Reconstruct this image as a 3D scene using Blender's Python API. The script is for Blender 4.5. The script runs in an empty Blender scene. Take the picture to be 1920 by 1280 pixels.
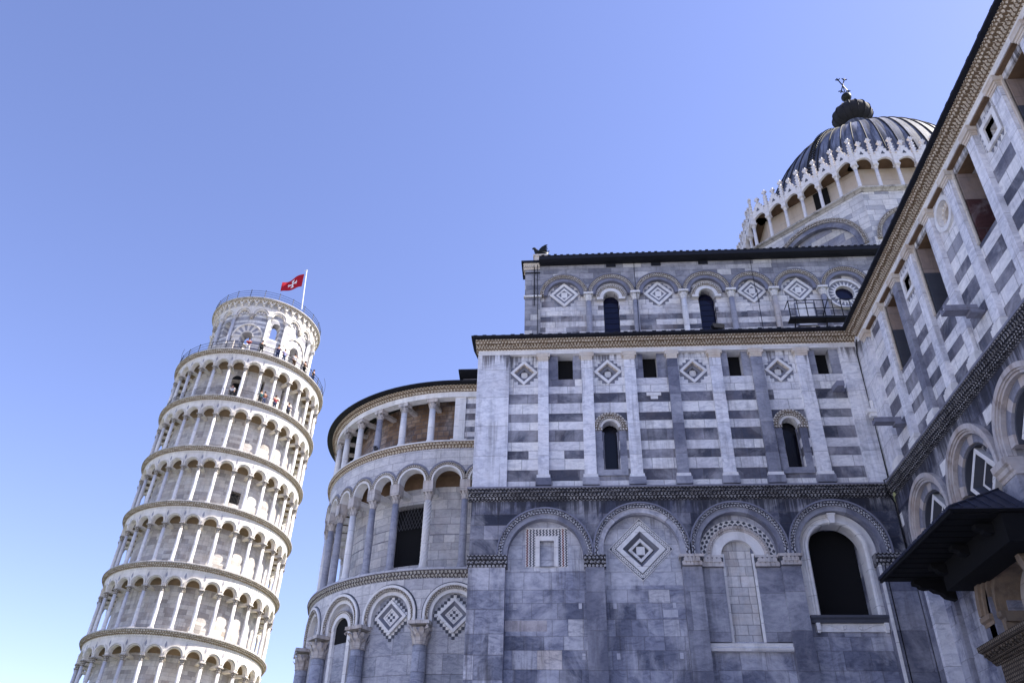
import bpy, math, random
from math import sin, cos, pi, radians, sqrt, floor
from mathutils import Vector, Matrix, geometry
random.seed(7)
SC = bpy.context.scene
COL = SC.collection

# ------------------------------------------------------------------ camera
CAM = Vector((0, 0, 1.6))
pitch, yaw, roll, FPX = radians(33.324), radians(-4.895), radians(1.286), 1534.74
fwd = Vector((sin(yaw)*cos(pitch), cos(yaw)*cos(pitch), sin(pitch)))
rgt = Vector((cos(yaw), -sin(yaw), 0)); upv = rgt.cross(fwd)
r2 = rgt*cos(roll) + upv*sin(roll); u2 = -rgt*sin(roll) + upv*cos(roll)
cd = bpy.data.cameras.new('camera'); cam = bpy.data.objects.new('camera', cd); COL.objects.link(cam)
cam.matrix_world = Matrix(((r2.x, u2.x, -fwd.x, 0), (r2.y, u2.y, -fwd.y, 0), (r2.z, u2.z, -fwd.z, 1.6), (0, 0, 0, 1)))
cd.sensor_width = 36; cd.lens = FPX/1920*36; cd.clip_start = 0.1; cd.clip_end = 3000
SC.camera = cam

# ------------------------------------------------------------------ sky, sun, exposure
SUN_AZ, SUN_EL = radians(82), radians(49)
w = bpy.data.worlds.new('World'); SC.world = w; w.use_nodes = True
nt = w.node_tree; nt.nodes.clear()
sky = nt.nodes.new('ShaderNodeTexSky'); sky.sky_type = 'NISHITA'; sky.sun_disc = False
sky.sun_elevation = SUN_EL; sky.sun_rotation = SUN_AZ
sky.altitude = 0; sky.air_density = 0.86; sky.dust_density = 0.25; sky.ozone_density = 2.6
tint = nt.nodes.new('ShaderNodeMix'); tint.data_type = 'RGBA'; tint.blend_type = 'MULTIPLY'
tint.inputs[0].default_value = 1.0; tint.inputs[7].default_value = (1.12, 0.93, 1.08, 1)
bg = nt.nodes.new('ShaderNodeBackground'); bg.inputs[1].default_value = 0.122
wo = nt.nodes.new('ShaderNodeOutputWorld')
nt.links.new(sky.outputs[0], tint.inputs[6]); nt.links.new(tint.outputs[2], bg.inputs[0]); nt.links.new(bg.outputs[0], wo.inputs[0])
sd = bpy.data.lights.new('sun', 'SUN'); sd.energy = 5.0; sd.angle = radians(0.55); sd.color = (1.0, 0.94, 0.85)
sun = bpy.data.objects.new('sun', sd); COL.objects.link(sun)
sun.rotation_euler = Vector((sin(SUN_AZ)*cos(SUN_EL), cos(SUN_AZ)*cos(SUN_EL), sin(SUN_EL))).to_track_quat('Z', 'Y').to_euler()
SC.view_settings.view_transform = 'Standard'; SC.view_settings.look = 'None'
SC.view_settings.exposure = 1.26; SC.view_settings.gamma = 1
SC.cycles.max_bounces = 6; SC.cycles.diffuse_bounces = 4

# ------------------------------------------------------------------ materials
class NT:
    def __init__(s, name):
        s.m = bpy.data.materials.new(name); s.m.use_nodes = True; s.t = s.m.node_tree
        s.b = s.t.nodes['Principled BSDF']
    def n(s, typ, **k):
        x = s.t.nodes.new(typ)
        for a, v in k.items(): setattr(x, a, v)
        return x
    def set(s, sock, v):
        if isinstance(v, bpy.types.NodeSocket): s.t.links.new(v, sock)
        elif isinstance(v, (tuple, list)) and len(v) == 3 and sock.type == 'RGBA': sock.default_value = (*v, 1)
        else: sock.default_value = v
    def math(s, op, a, b=0.0, c=0.0, clamp=False):
        x = s.n('ShaderNodeMath', operation=op, use_clamp=clamp)
        for i, v in enumerate((a, b, c)): s.set(x.inputs[i], v)
        return x.outputs[0]
    def mix(s, f, a, b, mode='MIX'):
        x = s.n('ShaderNodeMix', data_type='RGBA', blend_type=mode)
        s.set(x.inputs[0], f); s.set(x.inputs[6], a); s.set(x.inputs[7], b)
        return x.outputs[2]
    def ramp(s, f, stops, mode='LINEAR'):
        x = s.n('ShaderNodeValToRGB'); x.color_ramp.interpolation = mode
        e = x.color_ramp.elements
        while len(e) > 1: e.remove(e[-1])
        e[0].position = stops[0][0]; e[0].color = (*stops[0][1], 1)
        for p, c in stops[1:]:
            q = e.new(p); q.color = (*c, 1)
        s.set(x.inputs[0], f); return x.outputs[0]
    def rng(s, f, a, b, c=0.0, d=1.0):
        x = s.n('ShaderNodeMapRange'); s.set(x.inputs[0], f)
        for i, v in enumerate((a, b, c, d)): x.inputs[i+1].default_value = v
        return x.outputs[0]
    def uv(s):
        x = s.n('ShaderNodeUVMap', uv_map='UVMap'); y = s.n('ShaderNodeSeparateXYZ'); s.t.links.new(x.outputs[0], y.inputs[0])
        return x.outputs[0], y.outputs[0], y.outputs[1]
    def obj(s): return s.n('ShaderNodeTexCoord').outputs['Object']
    def noise(s, co, scale, detail=3, rough=.6, dist=0, stretch=None):
        if stretch:
            mp = s.n('ShaderNodeMapping'); s.set(mp.inputs[0], co); mp.inputs['Scale'].default_value = stretch; co = mp.outputs[0]
        x = s.n('ShaderNodeTexNoise'); s.set(x.inputs['Vector'], co)
        x.inputs['Scale'].default_value = scale; x.inputs['Detail'].default_value = detail
        x.inputs['Roughness'].default_value = rough; x.inputs['Distortion'].default_value = dist
        return x.outputs[0]
    def bump(s, h, strength=.5, dist=.02):
        x = s.n('ShaderNodeBump'); x.inputs['Strength'].default_value = strength; x.inputs['Distance'].default_value = dist
        s.set(x.inputs['Height'], h); s.t.links.new(x.outputs[0], s.b.inputs['Normal'])
    def fin(s, col, rough=.6, metal=0, spec=.3):
        s.set(s.b.inputs['Base Color'], col); s.set(s.b.inputs['Roughness'], rough)
        s.b.inputs['Metallic'].default_value = metal; s.b.inputs['Specular IOR Level'].default_value = spec
        return s.m

def masonry(name, h, wd, z0, light, dark=None, zmax=1e9, zmin=-1e9, joint=.012, jd=.55, vein=.25, stain=.5,
            stain_col=(.05, .045, .05), odd=.0, odd_col=(.5, .45, .4), darkfrac=0., bumpd=.012, warm=0.0, cloud=.45, drip=None, vary=.05):
    """coursed stone: random tone per block, optional dark courses, veins, rain streaks"""
    s = NT(name); uvv, u, v = s.uv(); v_raw = v
    wv = s.noise(uvv, .9, 2, .5)
    v = s.math('ADD', v, s.math('ADD', s.math('MULTIPLY', s.math('SINE', s.math('MULTIPLY', v, 4.3)), vary), s.math('MULTIPLY', s.math('SUBTRACT', wv, .5), .03)))
    q = s.math('DIVIDE', s.math('SUBTRACT', v, z0), h)
    row = s.math('FLOOR', q); fy = s.math('MULTIPLY', s.math('FRACT', q), h)
    wn = s.n('ShaderNodeTexWhiteNoise', noise_dimensions='1D'); s.set(wn.inputs['W'], row); rr = wn.outputs[0]
    ww = s.math('MULTIPLY', s.math('MULTIPLY_ADD', rr, .7, .65), wd)
    uq = s.math('ADD', s.math('DIVIDE', u, ww), s.math('MULTIPLY', rr, 37.7))
    blk = s.math('FLOOR', uq); fx = s.math('MULTIPLY', s.math('FRACT', uq), ww)
    cb = s.n('ShaderNodeCombineXYZ'); s.set(cb.inputs[0], blk); s.set(cb.inputs[1], row)
    w2 = s.n('ShaderNodeTexWhiteNoise', noise_dimensions='3D'); s.set(w2.inputs['Vector'], cb.outputs[0])
    r1 = w2.outputs[0]; sep = s.n('ShaderNodeSeparateColor'); s.set(sep.inputs[0], w2.outputs[1]); r2_ = sep.outputs[1]; r3 = sep.outputs[2]
    e = s.math('MINIMUM', s.math('MINIMUM', fx, s.math('SUBTRACT', ww, fx)), s.math('MINIMUM', fy, s.math('SUBTRACT', h, fy)))
    wob = s.noise(uvv, 3.0, 3); 
    jm = s.rng(s.math('ADD', e, s.math('MULTIPLY', s.math('SUBTRACT', wob, .5), .012)), joint*.4, joint*1.6, 1, 0)
    col = s.ramp(r1, light)
    if dark:
        isd = s.math('LESS_THAN', s.math('FLOORED_MODULO', row, 2), .5)
        isd = s.math('MULTIPLY', isd, s.math('MULTIPLY', s.math('LESS_THAN', v, zmax), s.math('GREATER_THAN', v, zmin)))
        swap = s.math('GREATER_THAN', r3, .988)
        isd = s.math('ABSOLUTE', s.math('SUBTRACT', isd, s.math('MULTIPLY', isd, swap)))
        if darkfrac: isd = s.math('MAXIMUM', isd, s.math('LESS_THAN', r3, darkfrac))
        col = s.mix(isd, col, s.ramp(r2_, dark))
    if odd: col = s.mix(s.math('LESS_THAN', r2_, odd), col, odd_col)
    # marble veins and clouding
    off = s.n('ShaderNodeVectorMath', operation='ADD'); s.set(off.inputs[0], uvv); s.set(off.inputs[1], w2.outputs[1])
    vn = s.noise(off.outputs[0], 1.6, 8, .72, 1.6, (1.0, 2.2, 1))
    col = s.mix(s.math('MULTIPLY', s.rng(vn, .44, .62), s.math('MULTIPLY', vein, 1.15)), col, s.mix(1., col, (.35, .37, .46), 'MULTIPLY'))
    cl = s.noise(uvv, .55, 6, .65, .6)
    col = s.mix(s.math('MULTIPLY', s.rng(cl, .46, .62), cloud), col, s.mix(.5, col, (.86, .84, .86)))
    fine = s.noise(uvv, 9, 5, .7)
    col = s.mix(s.rng(fine, .3, .75, 0, .28), col, s.mix(1., col, (.45, .43, .42), 'MULTIPLY'))
    # rain streaks and soot
    st = s.noise(uvv, 1.0, 6, .7, .3, (3.2, .22, 1))
    bl = s.noise(uvv, .33, 4, .6)
    sm = s.math('MULTIPLY', s.math('MULTIPLY', s.rng(st, .48, .66), s.rng(bl, .42, .6)), stain)
    col = s.mix(sm, col, stain_col)
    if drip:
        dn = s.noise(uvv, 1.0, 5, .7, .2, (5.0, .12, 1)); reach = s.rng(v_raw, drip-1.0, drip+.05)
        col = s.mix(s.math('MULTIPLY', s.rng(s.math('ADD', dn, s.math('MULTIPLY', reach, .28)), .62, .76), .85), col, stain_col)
    if warm:
        wmn = s.noise(uvv, .8, 5, .7, .4)
        col = s.mix(s.math('MULTIPLY', s.rng(wmn, .45, .7), warm), col, (.50, .34, .20))
    col = s.mix(s.math('MULTIPLY', jm, jd), col, (.09, .08, .085))
    s.bump(s.math('ADD', s.math('SUBTRACT', 1, jm), s.math('MULTIPLY', s.math('ADD', fine, r1), .25)), .7, bumpd)
    return s.fin(col, s.rng(fine, .2, .8, .42, .75))

L = lambda *a: [(p, (g*.985, g*.985, g*1.0)) for p, g in a]
def carved(name, c1, c2, sc=7.0, depth=.03, stain=.6, aniso=(1, 1, 1)):
    """rows of carved eggs and leaves, alternate rows shifted by half a motif"""
    s = NT(name); uvv, u, v = s.uv(); p = 1.0/sc
    row = s.math('FLOOR', s.math('DIVIDE', v, p))
    n = s.noise(uvv, 1.1, 6, .7, .5); f = s.noise(uvv, 14, 4, .7)
    uu = s.math('ADD', s.math('DIVIDE', u, p), s.math('MULTIPLY', row, .5))
    fu = s.math('SUBTRACT', s.math('FRACT', uu), .5); fv = s.math('SUBTRACT', s.math('FRACT', s.math('DIVIDE', v, p)), .5)
    d = s.math('SQRT', s.math('ADD', s.math('POWER', s.math('MULTIPLY', fu, 1.1), 2), s.math('POWER', fv, 2)))
    d = s.math('ADD', d, s.math('MULTIPLY', s.math('SUBTRACT', f, .5), .22))
    e = s.rng(d, .30, .48, 1, 0); core = s.rng(d, .05, .14, .35, 0)
    g = s.math('SUBTRACT', e, core)
    col = s.mix(g, c2, c1)
    col = s.mix(s.math('MULTIPLY', s.rng(n, .45, .68), stain), col, (c2[0]*1.2, c2[1]*1.1, c2[2]))
    col = s.mix(s.rng(f, .4, .8, 0, .35), col, c2)
    s.bump(s.math('ADD', g, s.math('MULTIPLY', f, .35)), .9, depth)
    return s.fin(col, .7)

def stone(name, c, vein=.3, stain=.3, stain_col=(.07, .06, .06), warm=0., big=1.0, rnd=0.):
    s = NT(name); uvv, u, v = s.uv(); oc = s.obj()
    vn = s.noise(oc, 1.3*big, 8, .7, 1.8, (1, 1, 1.6)); f = s.noise(oc, 12, 5, .7); cl = s.noise(oc, .6, 5, .6)
    col = s.mix(s.math('MULTIPLY', s.rng(vn, .42, .62), vein), c, (c[0]*.45, c[1]*.46, c[2]*.52))
    col = s.mix(s.rng(cl, .4, .75, 0, .3), col, (min(1, c[0]*1.15), min(1, c[1]*1.1), min(1, c[2]*1.05)))
    if rnd:
        oi = s.n('ShaderNodeObjectInfo'); col = s.mix(s.math('MULTIPLY', s.rng(oi.outputs['Random'], .55, 1), rnd), col, (.36, .36, .40))
    # separate drums or slabs every 1.3 m or so
    q = s.math('DIVIDE', s.math('ADD', v, s.math('MULTIPLY', s.math('FLOOR', s.math('MULTIPLY', u, .5)), .37)), 1.31)
    wn = s.n('ShaderNodeTexWhiteNoise', noise_dimensions='2D'); cb = s.n('ShaderNodeCombineXYZ')
    s.set(cb.inputs[0], s.math('FLOOR', q)); s.set(cb.inputs[1], s.math('FLOOR', s.math('MULTIPLY', u, .5))); s.set(wn.inputs['Vector'], cb.outputs[0])
    col = s.mix(s.rng(wn.outputs[0], 0, 1, 0, .3), col, (c[0]*.6, c[1]*.6, c[2]*.64))
    jm = s.rng(s.math('ABSOLUTE', s.math('SUBTRACT', s.math('FRACT', q), .01)), .004, .012, 1, 0)
    st = s.noise(oc, 1.0, 6, .7, .3, (3, 3, .25))
    col = s.mix(s.math('MULTIPLY', s.rng(st, .5, .72), stain), col, stain_col)
    if warm:
        wmn = s.noise(oc, .9, 5, .7, .4)
        col = s.mix(s.math('MULTIPLY', s.rng(wmn, .4, .66), warm), col, (.45, .30, .17))
    col = s.mix(s.math('MULTIPLY', jm, .5), col, (.1, .09, .09))
    s.bump(f, .35, .01)
    return s.fin(col, s.rng(f, .2, .8, .45, .75))

M = {}
M['panel_low'] = masonry('grey_marble_ashlar', .56, .78, 14.0-.56*21, [(0, (.10, .11, .155)), (.2, (.18, .19, .25)), (.6, (.28, .29, .36)), (.9, (.38, .39, .45)), (1, (.62, .60, .60))],
    odd=.02, odd_col=(.60, .54, .50), stain=.8, vein=.6, jd=.38, cloud=.8)
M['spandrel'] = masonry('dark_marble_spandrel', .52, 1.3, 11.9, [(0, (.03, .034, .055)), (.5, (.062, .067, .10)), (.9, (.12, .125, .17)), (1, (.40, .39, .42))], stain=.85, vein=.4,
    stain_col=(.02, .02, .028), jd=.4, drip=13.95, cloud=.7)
M['pier_low'] = masonry('pier_marble', .78, 1.6, 11.3-.78*15, [(0, (.15, .16, .21)), (.4, (.29, .30, .36)), (1, (.56, .55, .58))], stain=.8, vein=.7, cloud=.8)
M['banded'] = masonry('banded_marble', .43, 1.15, 14.89, [(0, (.66, .65, .67)), (.5, (.78, .77, .77)), (1, (.86, .84, .80))], [(0, (.055, .06, .085)), (.5, (.10, .105, .14)), (1, (.19, .19, .23))],
    zmax=18.9, stain=.45, vein=.4, darkfrac=.012, warm=.08, drip=20.9, cloud=.6)
M['banded_high'] = masonry('banded_marble_high', .36, .95, 27.0, [(0, (.58, .57, .58)), (.5, (.74, .72, .72)), (1, (.86, .83, .78))], [(0, (.08, .085, .11)), (.5, (.15, .155, .19)), (1, (.28, .28, .31))],
    zmax=28.75, stain=.5, vein=.4, darkfrac=.10, warm=.2, cloud=.6)
M['grey_high'] = masonry('grey_marble_high', .36, 1.1, 27.0, [(0, (.17, .17, .20)), (.4, (.27, .27, .29)), (.8, (.36, .35, .37)), (1, (.62, .60, .57))], stain=.5, vein=.35)
M['pil'] = masonry('light_pilaster_marble', 1.35, 5.0, 14.5, [(0, (.66, .665, .71)), (.5, (.78, .785, .82)), (1, (.86, .85, .86))], stain=.5, vein=.45, cloud=.7, drip=20.8, joint=.008, warm=.10)
M['pil_grey'] = masonry('grey_pilaster_marble', 1.35, 5.0, 14.5, [(0, (.12, .125, .165)), (.5, (.19, .195, .245)), (1, (.31, .315, .36))], stain=.45, vein=.45, joint=.008)
M['white'] = stone('white_marble', (.80, .79, .77), .3, .25, warm=.15)
M['white_warm'] = stone('warm_white_marble', (.66, .60, .52), .3, .3, warm=.4)
M['grey'] = stone('grey_marble', (.22, .225, .28), .45, .45)
M['grey_col'] = stone('grey_column_marble', (.36, .36, .40), .6, .4)
M['inlay'] = stone('dark_inlay_and_shade', (.07, .075, .095), .2, .2)
M['inlay_red'] = stone('red_inlay', (.20, .07, .06), .2, .2)
M['inlay_mid'] = stone('mid_grey_inlay', (.20, .205, .24), .3, .3)
M['cornice_old'] = carved('old_portal_cornice', (.24, .185, .13), (.04, .03, .02), 9, .03, .7)
M['carved'] = carved('carved_marble', (.70, .66, .60), (.16, .13, .10), 9, .03, .5)
M['carved_grey'] = carved('carved_grey_marble', (.66, .66, .69), (.04, .04, .06), 9, .03, .55)
M['carved_dark'] = carved('carved_dark_cornice', (.50, .49, .51), (.018, .018, .024), 7, .04, .85)
M['cornice'] = carved('carved_cornice', (.78, .69, .56), (.16, .11, .065), 7.5, .03, .35)
M['cap'] = stone('weathered_capital', (.58, .55, .53), .5, .9, (.05, .045, .045), warm=.3)
M['carved_far'] = carved('carved_far_marble', (.66, .63, .58), (.10, .085, .08), 5.2, .04, .4)
M['cornice_far'] = carved('carved_far_cornice', (.78, .70, .58), (.20, .14, .09), 5.5, .04, .3)
M['apse_wall'] = masonry('apse_masonry', .46, .9, 14.4, [(0, (.42, .41, .42)), (.5, (.56, .54, .53)), (1, (.70, .67, .63))], [(0, (.20, .20, .24)), (1, (.28, .28, .31))],
    zmax=17.2, zmin=16.65, stain=.4, vein=.35, warm=.15)
M['apse_band'] = masonry('apse_light_band', .5, 1.4, 14.4, [(0, (.46, .45, .47)), (.5, (.58, .56, .56)), (1, (.68, .66, .64))], stain=.4, vein=.35)
M['apse_low'] = masonry('apse_lower_marble', .95, 1.5, 0, [(0, (.30, .31, .35)), (.5, (.42, .42, .46)), (1, (.54, .53, .55))], stain=.55, vein=.55)
M['brick'] = masonry('brown_brick', .26, .5, 21.4, [(0, (.11, .065, .04)), (.5, (.20, .12, .07)), (1, (.30, .20, .13))], stain=.5, vein=.1, joint=.022, jd=.8)
M['tower_wall'] = masonry('tower_masonry', .36, .8, 0, [(0, (.34, .31, .28)), (.3, (.50, .46, .41)), (.6, (.60, .56, .49)), (1, (.70, .66, .58))], stain=.55, vein=.2, joint=.012, jd=.35, stain_col=(.16, .14, .12), warm=.25)
M['tower_white'] = stone('tower_marble', (.82, .77, .68), .2, .42, (.22, .20, .17), warm=.16)
M['tower_col'] = stone('tower_column_marble', (.82, .79, .74), .3, .4, (.2, .18, .17), rnd=.45)
M['tower_cornice'] = carved('tower_cornice', (.76, .70, .61), (.26, .20, .14), 5, .03, .4)
M['vault'] = stone('ochre_vault', (.26, .185, .11), .2, .4)
M['belfry_wall'] = masonry('belfry_banded_marble', .34, .8, 0, [(0, (.62, .60, .56)), (1, (.84, .82, .78))], [(0, (.27, .26, .28)), (1, (.42, .41, .42))], stain=.35, vein=.2, joint=.012)
M['tower_ledge'] = stone('tower_ledge', (.52, .49, .45), .3, .9, (.07, .06, .05))
M['tower_grey'] = stone('tower_grey_voussoir', (.33, .32, .34), .3, .3)
M['tower_cap'] = carved('tower_capital', (.70, .66, .60), (.22, .18, .14), 7, .03, .4)
M['plaster'] = stone('drum_plaster', (.66, .57, .47), .12, .3, (.3, .2, .12), warm=.25)
M['drum'] = masonry('drum_masonry', .42, .9, 31, [(0, (.30, .31, .35)), (.3, (.55, .54, .54)), (.6, (.68, .66, .64)), (1, (.80, .77, .73))], stain=.25, vein=.3, warm=.1, darkfrac=0)
M['drum_patch'] = masonry('drum_tympanum', .55, 1.0, 31, [(0, (.26, .27, .33)), (.32, (.32, .33, .38)), (.42, (.62, .60, .56)), (1, (.78, .72, .62))], stain=.3, vein=.3, warm=.2)
M['gothic'] = stone('gothic_marble', (.80, .77, .74), .2, .4, (.14, .12, .11), warm=.12)

def simple(name, c, rough=.7, metal=0, nz=.3, sc=4, bd=.01):
    s = NT(name); oc = s.obj(); n = s.noise(oc, sc, 5, .65)
    s.bump(n, .5, bd)
    return s.fin(s.mix(s.rng(n, .3, .7, 0, nz), c, (c[0]*.35, c[1]*.35, c[2]*.35)), rough, metal)
def lead_mat():
    s = NT('lead_sheet'); uvv, u, v = s.uv()
    st = s.noise(uvv, 1, 6, .75, .6, (2.6, .16, 1)); pl = s.noise(uvv, .35, 4, .6); f = s.noise(uvv, 6, 5, .7)
    col = s.mix(s.rng(st, .42, .60), (.05, .055, .075), (.24, .255, .32))
    col = s.mix(s.math('MULTIPLY', s.rng(pl, .45, .6), .55), col, (.03, .03, .038))
    q = s.math('FRACT', s.math('DIVIDE', v, 1.7)); jm = s.rng(q, .0, .03, 1, 0)
    col = s.mix(s.math('MULTIPLY', jm, .6), col, (.02, .02, .025))
    s.bump(s.math('ADD', f, st), .5, .02)
    return s.fin(col, .62, .1, .3)
M['lead'] = lead_mat(); M['dark_lead'] = simple('dark_lead', (.022, .021, .024), .8, 0, .7, 2)
M['roof'] = simple('dark_roof_edge', (.010, .011, .018), .7, 0, .5, 3, .03)
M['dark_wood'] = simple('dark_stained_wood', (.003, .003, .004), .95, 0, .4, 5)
M['canopy_lead'] = simple('canopy_sheet_lead', (.04, .045, .075), .55, .2, .7, 5, .03)
M['iron'] = simple('black_iron', (.012, .012, .015), .5, .4, .3)
M['grey_iron'] = simple('grey_iron', (.10, .10, .11), .5, .4, .3)
M['bronze'] = simple('dark_bronze', (.02, .022, .02), .45, .5, .4, 8)
M['glass'] = simple('dark_window_glass', (.004, .004, .009), .25, 0, .4)
M['blue_glass'] = simple('dark_blue_glass', (.006, .007, .03), .12, 0, .4, .8)
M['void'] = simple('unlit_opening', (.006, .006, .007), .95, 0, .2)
M['patch'] = stone('pinkish_patch_stone', (.46, .42, .42), .7, .6)
M['patch_light'] = stone('pale_patch_stone', (.52, .52, .56), .4, .5)
M['arch_stone'] = stone('weathered_arch_marble', (.52, .49, .48), .5, .7, (.06, .05, .05), warm=.3)
M['infill'] = masonry('pale_infill_blocks', .34, .6, 8.7, [(0, (.50, .49, .49)), (.5, (.64, .62, .60)), (1, (.74, .71, .67))], stain=.5, vein=.2, warm=.3)
M['reveal'] = stone('brown_stained_reveal', (.34, .27, .24), .4, .6, (.06, .04, .035), warm=.3)
M['tympanum'] = masonry('pale_grey_ashlar', .56, .9, 14.0-.56*21, [(0, (.34, .345, .39)), (.5, (.46, .465, .51)), (1, (.58, .58, .61))], stain=.7, vein=.5, jd=.35, cloud=.8)
M['portal'] = stone('weathered_portal_marble', (.20, .16, .125), .4, .7, (.04, .03, .02), warm=.4)
M['red_panel'] = masonry('red_marble_slab', 1.2, 2.0, 17, [(0, (.09, .04, .04)), (1, (.14, .06, .055))], stain=.3, vein=.4)
M['soffit'] = simple('ochre_soffit_and_shade', (.17, .105, .06), .8, 0, .6, 2)
M['pole'] = simple('white_pole', (.75, .75, .75), .4, 0, .1)
M['flag_red'] = simple('red_flag_cloth', (.42, .006, .02), .8, 0, .2)
M['flag_white'] = simple('white_flag_cross', (.85, .82, .82), .8, 0, .1)
M['skin'] = simple('skin', (.45, .25, .17), .6, 0, .1)
M['hair'] = simple('dark_hair', (.03, .018, .012), .7, 0, .1)
for n_, c_ in dict(red=(.3, .02, .03), navy=(.02, .03, .09), black=(.015, .015, .018), white=(.75, .73, .72), lilac=(.40, .36, .55), brown=(.12, .07, .04), teal=(.02, .11, .12), orange=(.28, .09, .04), denim=(.07, .10, .20)).items():
    M['cloth_'+n_] = simple('cloth_'+n_, c_, .9, 0, .15)
def grass_mat():
    s = NT('lawn_grass'); oc = s.obj(); n = s.noise(oc, .15, 6, .7); f = s.noise(oc, 12, 4, .7)
    col = s.mix(n, (.055, .085, .025), (.10, .12, .04)); col = s.mix(s.rng(f, .3, .7), col, (.04, .06, .02)); s.bump(f, .8, .05)
    return s.fin(col, .9)
def paving_mat():
    s = NT('bounce_paving_stone'); oc = s.obj(); b = s.n('ShaderNodeTexBrick'); s.set(b.inputs['Vector'], oc); b.inputs['Scale'].default_value = .8
    b.inputs['Color1'].default_value = (.52, .53, .56, 1); b.inputs['Color2'].default_value = (.46, .47, .50, 1); b.inputs['Mortar'].default_value = (.12, .11, .1, 1); b.inputs['Mortar Size'].default_value = .01
    return s.fin(b.outputs[0], .8)
M['grass'] = grass_mat(); M['paving'] = paving_mat()

# ------------------------------------------------------------------ frames: (u, z, d) -> xyz
def flat(ox, oy, ux, uy, nx, ny):
    f = lambda u, z, d: (ox+ux*u+nx*d, oy+uy*u+ny*d, z); f.step = None; f.R = None; return f
FA = flat(0, 30, 1, 0, 0, -1)          # choir aisle wall, faces the camera
FB = flat(12.03, 0, 0, 1, -1, 0)       # transept aisle wall, at right angles to it
FC = flat(0, 38.5, 1, 0, 0, -1)        # choir clerestory
ACX, ACY = -6.36, 48.44
def apse_frame(R):
    def f(u, z, d):
        if u < 0: return (ACX - u, ACY-R-d, z)
        a = u/R; return (ACX-(R+d)*sin(a), ACY-(R+d)*cos(a), z)
    f.step = .45; f.R = R; return f
def ring_frame(R, step=.5):
    f = lambda u, z, d: ((R+d)*sin(u/R), -(R+d)*cos(u/R), z); f.step = step; f.R = R; return f

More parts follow.
